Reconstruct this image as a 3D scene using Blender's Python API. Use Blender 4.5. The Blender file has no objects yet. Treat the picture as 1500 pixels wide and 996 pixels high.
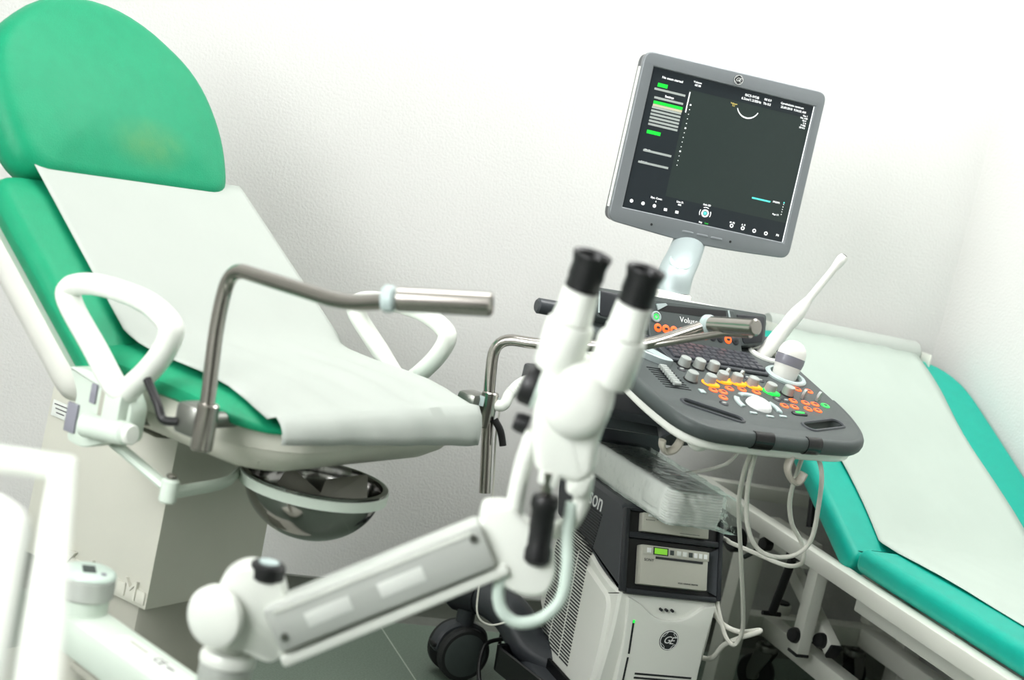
import bpy, bmesh, math, random
from mathutils import Vector as V, Matrix as Mx
from math import sin, cos, pi, radians as rad, sqrt, atan2
random.seed(7)
S = bpy.context.scene
COL = S.collection

# ---------------------------------------------------------------- camera
YAW, PITCH, ROLL = rad(21.5), rad(-7.0), rad(12.7)
cam = bpy.data.cameras.new('camera'); camo = bpy.data.objects.new('camera', cam); COL.objects.link(camo)
fw = V((sin(YAW)*cos(PITCH), cos(YAW)*cos(PITCH), sin(PITCH)))
r0 = V((cos(YAW), -sin(YAW), 0)); u0 = r0.cross(fw)
CR = r0*cos(ROLL)+u0*sin(ROLL); CU = -r0*sin(ROLL)+u0*cos(ROLL)
camo.matrix_world = Mx(((CR.x, CU.x, -fw.x, 0), (CR.y, CU.y, -fw.y, 0), (CR.z, CU.z, -fw.z, 1.2), (0, 0, 0, 1)))
cam.lens = 50; cam.sensor_width = 36; cam.clip_start = .05
cam.dof.use_dof = True; cam.dof.focus_distance = 2.85; cam.dof.aperture_fstop = 3.5
S.camera = camo
# ---------------------------------------------------------------- light
w = bpy.data.worlds.new('sky'); S.world = w; w.use_nodes = True
w.node_tree.nodes['Background'].inputs[0].default_value = (.93, .97, 1, 1)
w.node_tree.nodes['Background'].inputs[1].default_value = 1.2
def area(name, loc, target, sx, sy, power, color=(1, 1, 1)):
    l = bpy.data.lights.new(name, 'AREA'); l.shape = 'RECTANGLE'; l.size = sx; l.size_y = sy; l.energy = power; l.color = color
    o = bpy.data.objects.new(name, l); COL.objects.link(o); o.location = loc
    o.rotation_euler = (V(target)-V(loc)).to_track_quat('-Z', 'Y').to_euler(); return o
area('window_daylight', (-1.50, .55, 1.80), (1.0, 2.3, 1.1), 1.5, 1.4, 54, (1, 1, 1))
for lx_, ly_, pw in ((.45, 2.35, 8), (1.85, 2.45, 16)): area('ceiling_light', (lx_, ly_, 2.70), (lx_, ly_, 0), 1.0, .5, pw, (1, 1, 1))
S.view_settings.view_transform = 'Standard'; S.view_settings.look = 'None'
S.view_settings.gamma = 1; S.view_settings.use_curve_mapping = False
S.view_settings.exposure = 0.93

# ---------------------------------------------------------------- materials
MATS = {}
def lin(c): return tuple(((v/255+.055)/1.055)**2.4 if v > 10 else v/255/12.92 for v in c)
def mat(name, rgb, rough=.5, metal=0, bump=None, noise=None, emit=0, trans=0, coat=0, alpha=1, spec=.5, ior=1.45, sheen=0):
    """rgb sRGB 0..255; bump=(scale,strength); noise=(scale,amount) mottles the colour"""
    m = bpy.data.materials.new(name); m.use_nodes = True; nt = m.node_tree; b = nt.nodes['Principled BSDF']
    c = lin(rgb); b.inputs['Base Color'].default_value = (*c, 1); b.inputs['Roughness'].default_value = rough
    b.inputs['Metallic'].default_value = metal; b.inputs['Coat Weight'].default_value = coat
    b.inputs['Transmission Weight'].default_value = trans; b.inputs['IOR'].default_value = ior
    b.inputs['Specular IOR Level'].default_value = spec; b.inputs['Alpha'].default_value = alpha
    b.inputs['Sheen Weight'].default_value = sheen
    if emit: b.inputs['Emission Color'].default_value = (*c, 1); b.inputs['Emission Strength'].default_value = emit
    tc = nt.nodes.new('ShaderNodeTexCoord')
    if noise:
        n = nt.nodes.new('ShaderNodeTexNoise'); n.inputs['Scale'].default_value = noise[0]; n.inputs['Detail'].default_value = 4
        nt.links.new(tc.outputs['Object'], n.inputs['Vector'])
        r = nt.nodes.new('ShaderNodeValToRGB'); a = noise[1]
        r.color_ramp.elements[0].position = .35; r.color_ramp.elements[1].position = .65
        r.color_ramp.elements[0].color = (*[v*(1-a) for v in c], 1); r.color_ramp.elements[1].color = (*[min(1, v*(1+a)) for v in c], 1)
        nt.links.new(n.outputs['Fac'], r.inputs['Fac']); nt.links.new(r.outputs['Color'], b.inputs['Base Color'])
    if bump:
        n2 = nt.nodes.new('ShaderNodeTexNoise'); n2.inputs['Scale'].default_value = bump[0]; n2.inputs['Detail'].default_value = 3
        nt.links.new(tc.outputs['Object'], n2.inputs['Vector'])
        bp = nt.nodes.new('ShaderNodeBump'); bp.inputs['Strength'].default_value = bump[1]; bp.inputs['Distance'].default_value = .002
        nt.links.new(n2.outputs['Fac'], bp.inputs['Height']); nt.links.new(bp.outputs['Normal'], b.inputs['Normal'])
    MATS[name] = m; return m
mat('wall', (214, 214, 211), .9, bump=(160, .6), noise=(2.5, .012))
mat('wall_far', (176, 176, 170), .9)
mat('red_print', (190, 90, 80), .6)
mat('ceiling', (214, 214, 210), .9)
mat('baseboard', (86, 90, 82), .55, noise=(60, .05))
mat('vinyl', (104, 118, 106), .45, noise=(220, .16), bump=(300, .15))
mat('seam', (168, 176, 164), .5)
mat('green', (22, 146, 104), .45, noise=(30, .03), bump=(420, .35), spec=.3)
mat('teal', (8, 164, 145), .42, noise=(30, .03), bump=(500, .25), spec=.35)
mat('paper', (177, 183, 177), .85, bump=(25, .12), noise=(8, .01))
mat('paper_bed', (178, 190, 181), .85, bump=(25, .1), noise=(8, .01))
mat('white_shell', (226, 226, 218), .35, coat=.2)
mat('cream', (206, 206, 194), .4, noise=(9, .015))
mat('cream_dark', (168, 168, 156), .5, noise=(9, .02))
mat('greenish_white', (206, 218, 206), .35, noise=(14, .015))
mat('enamel', (232, 236, 228), .28, coat=.3)
mat('enamel_grey', (192, 196, 190), .35, metal=.15)
mat('chrome', (170, 166, 160), .2, metal=1, bump=(60, .03))
mat('steel', (150, 149, 147), .12, metal=1, bump=(40, .02))
mat('pale_cap', (178, 194, 192), .4)
mat('black', (22, 23, 24), .45, bump=(200, .1))
mat('black_gloss', (14, 15, 16), .2)
mat('rubber', (34, 36, 36), .65, bump=(200, .1))
mat('disc_grey', (66, 74, 72), .55)
mat('charcoal', (58, 62, 66), .4, noise=(40, .03))
mat('charcoal_dark', (38, 41, 45), .45)
mat('body_white', (238, 240, 232), .35, coat=.2)
mat('panel_grey', (70, 77, 76), .5, bump=(500, .1))
mat('bezel_grey', (128, 133, 136), .38, metal=.25)
mat('bezel_dark', (70, 74, 78), .45)
mat('arm_silver', (170, 182, 182), .45, metal=.3)
mat('knob_grey', (166, 172, 168), .45)
mat('key_dark', (62, 64, 70), .4)
mat('orange', (255, 92, 30), .5, emit=.55)
mat('amber', (255, 150, 30), .5, emit=.7)
mat('led_green', (30, 225, 70), .5, emit=.7)
mat('screen', (40, 48, 46), .18, emit=.35)
mat('screen_panel', (34, 39, 42), .18, emit=.35)
mat('ui_white', (235, 238, 238), .4, emit=.45)
mat('ui_grey', (140, 146, 142), .4, emit=.35)
mat('ui_green', (20, 190, 50), .4, emit=.5)
mat('ui_tan', (170, 165, 140), .4, emit=.35)
mat('ui_teal', (80, 200, 185), .4, emit=.5)
mat('ui_yellow', (225, 205, 110), .4, emit=.5)
mat('print_white', (236, 238, 236), .5)
mat('print_dark', (40, 42, 44), .5)
mat('sticker', (222, 226, 220), .5)
mat('printer', (188, 188, 176), .45, noise=(30, .01))
mat('lcd', (120, 190, 50), .3, emit=.3)
mat('cable_white', (206, 206, 196), .45)
mat('cable_green', (196, 212, 202), .4)
mat('probe_white', (232, 232, 226), .3, coat=.2)
mat('probe_grey', (138, 138, 148), .35)
mat('hook', (164, 160, 148), .45)
mat('towel', (244, 242, 240), .9, bump=(90, .2))
mat('linen', (238, 240, 236), .9, bump=(60, .2))
mat('frame_white', (214, 216, 206), .35, coat=.15)
mat('zinc', (128, 130, 124), .35, metal=.8)
mat('stain', (120, 160, 96), .6)
mat('glass', (255, 255, 255), .02, trans=1, spec=.5)
mat('lamp_diffuser', (255, 255, 250), .5, emit=1.5)
# clear crinkled film of the towel pack
def stain_on(m, loc, r, rgb):
    nt = MATS[m].node_tree; b = nt.nodes['Principled BSDF']; src = b.inputs['Base Color'].links[0].from_socket
    tc = nt.nodes.new('ShaderNodeTexCoord'); mp = nt.nodes.new('ShaderNodeMapping'); g = nt.nodes.new('ShaderNodeTexGradient'); g.gradient_type = 'SPHERICAL'
    mp.vector_type = 'TEXTURE'; mp.inputs['Location'].default_value = loc; mp.inputs['Scale'].default_value = r
    n = nt.nodes.new('ShaderNodeTexNoise'); n.inputs['Scale'].default_value = 30; mu = nt.nodes.new('ShaderNodeMath'); mu.operation = 'MULTIPLY'
    mx = nt.nodes.new('ShaderNodeMixRGB'); mx.inputs['Color2'].default_value = (*lin(rgb), 1)
    L = nt.links.new; L(tc.outputs['Object'], mp.inputs['Vector']); L(mp.outputs[0], g.inputs[0]); L(tc.outputs['Object'], n.inputs['Vector'])
    L(g.outputs['Fac'], mu.inputs[0]); L(n.outputs['Fac'], mu.inputs[1]); L(mu.outputs[0], mx.inputs['Fac']); L(src, mx.inputs['Color1']); L(mx.outputs[0], b.inputs['Base Color'])
mat('green_head', (22, 146, 104), .45, noise=(30, .03), bump=(420, .35), spec=.3)
stain_on('green_head', (-.035, .045, 0), (.11, .055, .1), (98, 146, 84))
def film():
    m = bpy.data.materials.new('film'); m.use_nodes = True; nt = m.node_tree; nt.nodes.remove(nt.nodes['Principled BSDF'])
    out = nt.nodes['Material Output']; t = nt.nodes.new('ShaderNodeBsdfTransparent'); g = nt.nodes.new('ShaderNodeBsdfGlossy')
    g.inputs['Roughness'].default_value = .12; g.inputs['Color'].default_value = (.9, .95, .93, 1); t.inputs['Color'].default_value = (.93, .96, .94, 1)
    mx = nt.nodes.new('ShaderNodeMixShader'); fr = nt.nodes.new('ShaderNodeFresnel'); fr.inputs['IOR'].default_value = 1.28
    n = nt.nodes.new('ShaderNodeTexNoise'); n.inputs['Scale'].default_value = 38; n.inputs['Detail'].default_value = 5
    tc = nt.nodes.new('ShaderNodeTexCoord'); nt.links.new(tc.outputs['Object'], n.inputs['Vector'])
    bp = nt.nodes.new('ShaderNodeBump'); bp.inputs['Strength'].default_value = .7; bp.inputs['Distance'].default_value = .01
    nt.links.new(n.outputs['Fac'], bp.inputs['Height'])
    for k in (g, fr): nt.links.new(bp.outputs['Normal'], k.inputs['Normal'])
    nt.links.new(fr.outputs['Fac'], mx.inputs['Fac']); nt.links.new(t.outputs[0], mx.inputs[1]); nt.links.new(g.outputs[0], mx.inputs[2])
    nt.links.new(mx.outputs[0], out.inputs['Surface']); MATS['film'] = m
film()

# ---------------------------------------------------------------- helpers
WM = {}
I4 = Mx.Identity(4)
def frame(o, yaw=0): return Mx.Translation(V(o)) @ Mx.Rotation(rad(yaw), 4, 'Z')
def basis(o, x, y, z):
    x, y, z, o = V(x), V(y), V(z), V(o)
    return Mx(((x.x, y.x, z.x, o.x), (x.y, y.y, z.y, o.y), (x.z, y.z, z.z, o.z), (0, 0, 0, 1)))
def link(o, parent, M):
    COL.objects.link(o); o.parent = parent
    if M is None: M = WM[parent.name] if parent else I4
    WM[o.name] = M
    if parent: o.matrix_local = WM[parent.name].inverted() @ M
    else: o.matrix_world = M
    return o
def props(o, label=None, cat=None, group=None, kind=None):
    for k, v in (('label', label), ('category', cat), ('group', group), ('kind', kind)):
        if v: o[k] = v
    return o
def empty(name, M, label, cat, group=None):
    o = bpy.data.objects.new(name, None); o.empty_display_size = .05
    return props(link(o, None, M), label, cat, group)
def tomesh(bm, name, mats, smooth=40):
    bmesh.ops.recalc_face_normals(bm, faces=bm.faces)
    me = bpy.data.meshes.new(name); bm.to_mesh(me); bm.free()
    for m in (mats if isinstance(mats, (list, tuple)) else [mats]): me.materials.append(MATS[m])
    if smooth:
        me.polygons.foreach_set('use_smooth', [True]*len(me.polygons)); me.set_sharp_from_angle(angle=rad(smooth))
    return me
def ob(name, bm, m, parent=None, M=None, smooth=40, label=None, cat=None, group=None, kind=None):
    me = bm if isinstance(bm, bpy.types.Mesh) else tomesh(bm, name, m, smooth)
    return props(link(bpy.data.objects.new(name, me), parent, M), label, cat, group, kind)
def merge(bm, o, M=None):
    if M is not None: bmesh.ops.transform(o, matrix=M, verts=o.verts)
    me = bpy.data.meshes.new('tmp'); o.to_mesh(me); o.free(); bm.from_mesh(me); bpy.data.meshes.remove(me); return bm
def box(a, b, bev=0, seg=2, bm=None, M=None):
    t = bmesh.new(); bmesh.ops.create_cube(t, size=1)
    a, b = V(a), V(b)
    for v in t.verts: v.co = V((a[i]+(b[i]-a[i])*(v.co[i]+.5) for i in range(3)))
    if bev: bmesh.ops.bevel(t, geom=t.edges[:], offset=bev, segments=seg, profile=.5, affect='EDGES')
    if M is not None: bmesh.ops.transform(t, matrix=M, verts=t.verts)
    return merge(bm, t) if bm else t
def cbox(c, s, bev=0, bm=None, M=None, seg=2):
    c, s = V(c), V(s); return box(c-s/2, c+s/2, bev, seg, bm, M)
def loft(rings, closed=True, cap=True, bm=None):
    """rings: equal-length lists of points"""
    t = bm or bmesh.new(); R = [[t.verts.new(p) for p in r] for r in rings]; n = len(R[0])
    for i in range(len(R)-1):
        for j in range(n if closed else n-1):
            k = (j+1) % n; t.faces.new((R[i][j], R[i][k], R[i+1][k], R[i+1][j]))
    if cap and closed: t.faces.new(R[0][::-1]); t.faces.new(R[-1])
    return t
def lathe(prof, n=24, M=None, bm=None, cap=True):
    t = loft([[(r*cos(2*pi*j/n), r*sin(2*pi*j/n), z) for j in range(n)] for r, z in prof], cap=cap)
    if M is not None: bmesh.ops.transform(t, matrix=M, verts=t.verts)
    return merge(bm, t) if bm else t
def axis(p, d, x=None):
    """matrix with z along d at p"""
    z = V(d).normalized(); h = V(x) if x is not None else (V((0, 0, 1)) if abs(z.z) < .9 else V((1, 0, 0)))
    x_ = (h - z*h.dot(z)).normalized(); y_ = z.cross(x_); return basis(p, x_, y_, z)
def cyl(p, q, r, n=16, bev=.0, bm=None, r2=None):
    p, q = V(p), V(q); L = (q-p).length; r2 = r if r2 is None else r2
    prof = [(r-bev, 0), (r, bev), (r2, L-bev), (r2-bev, L)] if bev else [(r, 0), (r2, L)]
    return lathe(prof, n, axis(p, q-p), bm)
def smooth_path(pts, k=6, closed=False):
    pts = [V(p) for p in pts]; n = len(pts); out = []
    rng = range(n if closed else n-1)
    for i in rng:
        if closed: a, b, c, d = (pts[(i+o) % n] for o in (-1, 0, 1, 2))
        else: a, b, c, d = pts[max(i-1, 0)], pts[i], pts[i+1], pts[min(i+2, n-1)]
        for s in range(k):
            t = s/k; out.append(.5*((2*b)+(c-a)*t+(2*a-5*b+4*c-d)*t*t+(3*b-a-3*c+d)*t**3))
    if not closed: out.append(pts[-1])
    return out
def fillet(pts, r, k=6):
    pts = [V(p) for p in pts]; out = [pts[0]]
    for i in range(1, len(pts)-1):
        a, b, c = pts[i-1], pts[i], pts[i+1]; d1 = (a-b).normalized(); d2 = (c-b).normalized()
        rr = min(r, (a-b).length*.49, (c-b).length*.49); p, q = b+d1*rr, b+d2*rr
        for s in range(k+1):
            t = s/k; out.append(p*(1-t)**2+b*2*t*(1-t)+q*t*t)
    out.append(pts[-1]); return out
def tube(path, r, n=10, closed=False, bm=None, flat=None, ref=None):
    """round tube along a path; flat=(rx,ry) makes an ellipse whose ry axis follows ref"""
    P = [V(p) for p in path]; m = len(P); rings = []
    T = []
    for i in range(m):
        a = P[(i-1) % m] if (closed or i) else P[0]; b = P[(i+1) % m] if (closed or i < m-1) else P[-1]
        T.append((b-a).normalized())
    N = V(ref) if ref is not None else (V((0, 0, 1)) if abs(T[0].z) < .9 else V((1, 0, 0)))
    for i in range(m):
        if ref is not None: N = V(ref)
        N = (N-T[i]*N.dot(T[i])).normalized(); B = T[i].cross(N)
        ri = r[i] if isinstance(r, (list, tuple)) else r
        rx, ry = (flat if flat else (ri, ri))
        rings.append([P[i]+B*rx*cos(2*pi*j/n)+N*ry*sin(2*pi*j/n) for j in range(n)])
    if closed: rings.append(rings[0])
    t = loft(rings, cap=not closed)
    if closed: bmesh.ops.remove_doubles(t, verts=t.verts, dist=1e-7)
    return merge(bm, t) if bm else t
def roundpoly(pts, k=5):
    """pts (x,y,r) -> smooth 2D outline"""
    n = len(pts); out = []
    for i in range(n):
        b = V(pts[i][:2]); a = V(pts[i-1][:2]); c = V(pts[(i+1) % n][:2]); r = pts[i][2] if len(pts[i]) > 2 else 0
        if r <= 0: out.append(b); continue
        d1, d2 = (a-b), (c-b); r1 = min(r, d1.length*.49, d2.length*.49); p, q = b+d1.normalized()*r1, b+d2.normalized()*r1
        for s in range(k+1):
            t = s/k; out.append(p*(1-t)**2+b*2*t*(1-t)+q*t*t)
    return out
def inset(poly, d):
    n = len(poly); A = sum(poly[i].x*poly[(i+1) % n].y-poly[(i+1) % n].x*poly[i].y for i in range(n)); sg = 1 if A > 0 else -1
    out = []
    for i in range(n):
        e1 = (poly[i]-poly[i-1]); e2 = (poly[(i+1) % n]-poly[i])
        if e1.length < 1e-9 or e2.length < 1e-9: out.append(poly[i].copy()); continue
        e1.normalize(); e2.normalize(); n1 = V((-e1.y, e1.x))*sg; n2 = V((-e2.y, e2.x))*sg; s = n1+n2
        if s.length < .2: s = n1
        s.normalize(); out.append(poly[i]+s*d/max(.5, s.dot(n1)))
    return out
def rinset(poly, d):
    c = sum(poly, V((0, 0)))/len(poly)
    return [p+(c-p).normalized()*min(d, (c-p).length*.9) for p in poly]
def slab(poly, rings, bm=None, M=None, radial=False):
    """poly 2D outline; rings [(inset,z)...]"""
    poly = [V(p[:2]) for p in poly]
    t = loft([[(p.x, p.y, z) for p in (rinset if radial else inset)(poly, d)] for d, z in rings])
    if M is not None: bmesh.ops.transform(t, matrix=M, verts=t.verts)
    return merge(bm, t) if bm else t
def rings_round(z0, z1, r, k=4, ins=0):
    """rounded top and bottom edges"""
    out = []
    for i in range(k+1): a = pi/2*i/k; out.append((ins+r*(1-sin(a)), z0+r*(1-cos(a))))
    for i in range(k+1): a = pi/2*i/k; out.append((ins+r*(1-cos(a)), z1-r*(1-sin(a))))
    return out
def text(s, size, M, name='lettering', m='print_white', parent=None, depth=.0003, align='CENTER', shear=0, space=1, bold=0):
    c = bpy.data.curves.new('t', 'FONT'); c.body = s; c.size = size; c.align_x = align; c.align_y = 'CENTER'; c.extrude = depth
    c.shear = shear; c.space_character = space; c.resolution_u = 3; c.offset = bold
    o = bpy.data.objects.new('t', c); COL.objects.link(o); bpy.context.view_layer.update()
    me = bpy.data.meshes.new_from_object(o); bpy.data.objects.remove(o); bpy.data.curves.remove(c)
    bm = bmesh.new(); bm.from_mesh(me); bpy.data.meshes.remove(me)
    bmesh.ops.transform(bm, matrix=M, verts=bm.verts)
    return bm
def T(x, y, z=0): return Mx.Translation((x, y, z))

# ================================================================ the room
LX, RX, FY, BY, HZ = -1.6, 2.58, -3.4, 3.332, 2.75
ob('wall_back', box((LX-.1, BY, 0), (RX+.1, BY+.12, HZ)), 'wall', kind='structure')
ob('wall_right', box((RX, FY, 0), (RX+.12, BY, HZ)), 'wall', kind='structure')
ob('wall_front', box((LX-.1, FY-.12, 0), (RX+.1, FY, HZ)), 'wall_far', kind='structure')
ob('ceiling', box((LX-.1, FY-.1, HZ), (RX+.1, BY+.1, HZ+.1)), 'ceiling', kind='structure')
wl = box((LX-.12, FY, 0), (LX, BY, .95)); box((LX-.12, FY, 2.55), (LX, BY, HZ), bm=wl)
box((LX-.12, FY, .95), (LX, -.25, 2.55), bm=wl); box((LX-.12, 1.35, .95), (LX, BY, 2.55), bm=wl)
ob('wall_left', wl, 'wall', kind='structure')
win = ob('window_1', box((LX-.09, -.25, .95), (LX-.03, -.19, 2.55)), 'enamel', kind='structure')
fb = box((LX-.09, 1.29, .95), (LX-.03, 1.35, 2.55)); box((LX-.09, -.19, .95), (LX-.03, 1.29, 1.0), bm=fb)
box((LX-.09, -.19, 2.5), (LX-.03, 1.29, 2.55), bm=fb); box((LX-.09, .52, 1.0), (LX-.03, .58, 2.5), bm=fb)
ob('window_frame', fb, 'enamel', win, I4)
for a, b in ((-.19, .52), (.58, 1.29)): ob('pane', box((LX-.065, a, 1.0), (LX-.06, b, 2.5)), 'glass', win, I4)
fl = ob('floor', box((LX-.1, FY-.1, -.1), (RX+.1, BY+.1, -.003)), 'seam', kind='structure')
xs = [LX, -.31, 1.1085, RX]; ys = [FY, 1.35, BY]
for i in range(3):
    for j in range(2):
        ob('vinyl_sheet', box((xs[i]+.0015, ys[j]+.0015, -.003), (xs[i+1]-.0015, ys[j+1]-.0015, 0)), 'vinyl', fl, I4)
for x in xs[1:3]: ob('weld_seam', box((x-.0016, FY, -.003), (x+.0016, BY, .0002)), 'seam', fl, I4)
ob('weld_seam', box((LX, ys[1]-.0016, -.003), (RX, ys[1]+.0016, .0002)), 'seam', fl, I4)
def skirting(name, a, b, nrm):
    """vinyl skirting coved onto the floor"""
    a, b, nrm = V(a), V(b), V(nrm); prof = [(0, 0), (.035, 0), (.03, .004), (.012, .014), (.006, .03), (.004, .085), (0, .088)]
    t = loft([[p+nrm*u+V((0, 0, z)) for u, z in prof] for p in (a, b)])
    ob(name, t, 'baseboard', kind='structure')
skirting('baseboard_back', (LX, BY, 0), (RX, BY, 0), (0, -1, 0))
skirting('baseboard_right', (RX, FY, 0), (RX, BY-.03, 0), (-1, 0, 0))
for lx_, ly_, wh in ((.45, 2.35, 'above the green chair'), (1.85, 2.45, 'above the ultrasound machine')):
    lamp = empty('ceiling_lamp', frame((lx_, ly_, HZ)), 'flat white ceiling lamp panel '+wh, 'lamp', 'ceiling lamps')
    ob('housing', cbox((0, 0, -.012), (1.06, .56, .024), .004), 'enamel', lamp)
    ob('diffuser', cbox((0, 0, -.028), (1.0, .5, .008), .002), 'lamp_diffuser', lamp)

# ================================================================ examination chair (local x = facing, y = far side)
CH = frame((.494, 2.327, 0), -52)
chair = empty('examination_chair', CH, 'green gynaecological examination chair with white shell and steel stirrups', 'chair')
tb = rad(36.36); Jp = V((-.09, 0, .785))
tdir = V((-cos(tb), 0, sin(tb))); ndir = V((sin(tb), 0, cos(tb)))
BK = CH @ basis(Jp, (0, 1, 0), tdir, -ndir)      # local: x = width, y = up the back, z = backwards
BK = CH @ basis(Jp, (0, -1, 0), tdir, ndir)      # right handed: x = towards near side, y up the back, z out of the cushion
# backrest cushion: soft slab
def cushion(poly, th, crown=.012, edge=.03):
    rg = [(edge*.6, -th), (.006, -th+.012), (0, -th+.03), (0, -edge*.9)]
    for i in range(1, 6): a = pi/2*i/5; rg.append((edge*(1-cos(a)), -edge*.9+edge*.9*sin(a)))
    rg.append((edge*2, crown*.45)); rg.append((edge*3.2, crown*.8)); rg.append((edge*5, crown)); return slab(poly, rg, radial=True)
ob('backrest', cushion(roundpoly([(-.305, -.05, .03), (.305, -.05, .03), (.30, .372, .05), (-.30, .372, .05)]), .055), 'green', chair, BK)
ob('back_shell', slab(roundpoly([(-.30, -.035, .06), (.30, -.035, .06), (.295, .36, .06), (-.295, .36, .06)], 6),
   [(.09, -.145), (.05, -.138), (.02, -.12), (.004, -.095), (0, -.075), (0, -.056)]), 'white_shell', chair, BK)
# headrest
hb = rad(58); hdir = V((-cos(hb), 0, sin(hb))); hn = V((sin(hb), 0, cos(hb))); HB = Jp+tdir*.385+V((.02, 0, .03))
HD = CH @ basis(HB, (0, -1, 0), hdir, hn)
hp = roundpoly([(-.245, -.035, .05), (.245, -.035, .05), (.275, .09, .08), (.245, .225, .10), (.095, .338, .11), (-.095, .338, .11), (-.245, .225, .10), (-.275, .09, .08)], 6)
hr = ob('headrest', cushion(hp, .075, .018, .04), 'green_head', chair, HD)
ob('headrest_plate', slab(hp, [(.07, -.10), (.05, -.098), (.05, -.074)]), 'white_shell', chair, HD)
for s in (-1, 1): ob('headrest_rod', cyl((s*.09, -.13, -.085), (s*.09, .1, -.085), .008), 'chrome', chair, HD)
# seat cushion
def superring(x, w, zb, zt, e=3.2, n=40):
    out = []; c = (zb+zt)/2; h = (zt-zb)/2
    for j in range(n):
        a = 2*pi*j/n; ca, sa = cos(a), sin(a)
        out.append((x, w*math.copysign(abs(ca)**(2/e), ca), c+h*math.copysign(abs(sa)**(2/e), sa)))
    return out
def seat_top(x): # profile of the seat surface
    t = max(0, (x-.10)/.17); return .797 - .006*max(0, min(1, (x+.1)/.2)) - .040*t*t
def seat_w(x): 
    t = max(0, (x-.16)/.11); return .302-.075*t*t*t
sx = [-.135, -.13, -.11, -.05, 0, .05, .1, .14, .17, .2, .225, .245, .258, .264]
rr = []
for x in sx:
    k = 1 if x < .24 else sqrt(max(.05, 1-((x-.235)/.0295)**2)); kb = 1 if x > -.12 else .85
    zb, zt = .738, seat_top(x); mid = (zb+zt)/2
    rr.append(superring(x, seat_w(x)*(.9+.1*k)*kb**.2, mid-(mid-zb)*k*kb, mid+(zt-mid)*k*kb))
ob('seat', loft(rr), 'green', chair)
# pan under the seat
sp = roundpoly([(-.13, -.275, .05), (.20, -.285, .10), (.272, -.215, .07), (.272, .215, .07), (.20, .285, .10), (-.13, .275, .05)], 6)
ob('seat_pan', slab(sp, [(.13, .664), (.09, .666), (.05, .675), (.02, .695), (.004, .715), (.004, .717), (0, .718), (0, .748), (.006, .75)]), 'cream', chair)
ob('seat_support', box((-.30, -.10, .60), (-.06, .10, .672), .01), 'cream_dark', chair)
# lifting column cover and plinth
ob('column_cover', loft([[(x, y, z) for x, y in ((-.345+d, -.135+d), (-.033-d, -.135+d), (-.033-d, .135-d), (-.345+d, .135-d))] for z, d in ((.352, .012), (.354, .003), (.358, 0), (.664, .004), (.668, .008))]), 'cream', chair)
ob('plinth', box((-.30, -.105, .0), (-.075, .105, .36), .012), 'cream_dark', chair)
ob('floor_base', slab(roundpoly([(-.55, -.22, .06), (.10, -.20, .06), (.10, .20, .06), (-.55, .22, .06)]), [(0, 0), (0, .05), (.02, .065)]), 'cream', chair)
EM = CH @ basis((-.165, -.1355, .372), (1, 0, 0), (0, 0, 1), (0, -1, 0))
pl = slab(roundpoly([(-.13, -.011, .003), (.128, -.011, .003), (.128, .012, .006), (-.13, .012, .006)]), [(0, -.004), (0, .002), (.002, .003)])
em = ob('emblem', pl, 'cream', chair, EM)
for s, x in (('O', -.108), ('Z', -.055), ('I', 0), ('M', .095)):
    ob('letter', text(s, .046, T(x, .006, .003), depth=.003), 'cream', em)
ob('rating_label', cbox((-.305, -.1362, .617), (.05, .002, .028), .0005), 'sticker', chair, label='white printed rating label')
lb = chair.children[-1]
for i in range(3): ob('print_line', cbox((-.307, -.1375, .625-i*.007), (.036-.008*i, .0006, .0018)), 'print_dark', lb)
ob('cap_nut', lathe([(.0, -.004), (.011, -.004), (.011, .002), (.008, .007), (.0, .009)], 16, axis((-.262, -.139, .612), (0, -1, 0))), 'chrome', chair)
# armrests
for s in (-1, 1):
    y = s*.35
    loop = [(.036, y, .752), (-.03, y, .80), (-.098, y, .852), (-.100, y, .876), (-.06, y, .889), (.0, y, .893), (.06, y, .889), (.106, y, .872), (.114, y, .852), (.098, y, .815), (.066, y, .774)]
    ob('armrest', tube(smooth_path(loop, 5, True), .015, 12, True, flat=(.0165, .021), ref=(0, 1, 0)), 'enamel', chair)
    br = slab(roundpoly([(-.055, .652, .01), (-.02, .648, .02), (.03, .672, .012), (.066, .682, .01), (.066, .735, .01), (.04, .765, .01), (-.045, .765, .01), (-.075, .76, .006), (-.05, .725, .01)]), rings_round(-.022, .012, .004, 2))
    BM = CH @ basis((0, y+s*-.012, 0), (1, 0, 0), (0, 0, 1), (0, -1, 0))
    bo = ob('armrest_bracket', br, 'greenish_white', chair, BM)
    ob('grey_pad', cbox((-.048, .688, .014*-s), (.022, .045, .006), .002), 'probe_grey', bo)
    ob('grey_pad', cbox((-.012, .735, .014*-s), (.012, .03, .005), .002), 'probe_grey', bo)
    ob('slot', cbox((.008, .73, .013*-s), (.012, .055, .003), .001), 'cream_dark', bo)
    ob('pivot_barrel', cyl((-.012, .688, .022*-s), (.078, .70, .022*-s), .018, 20, .004), 'greenish_white', bo)
    ob('pivot_cap', cyl((.078, .70, .022*-s), (.088, .7015, .022*-s), .0155, 20, .003), 'enamel', bo)
    ob('mount_post', box((.025, .70, -.004), (.06, .772, .03 if s < 0 else .004), .004), 'greenish_white', bo)
    ob('mount_bar', cyl((.0, s*.34, .70), (.0, s*.20, .70), .016), 'chrome', chair)
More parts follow.
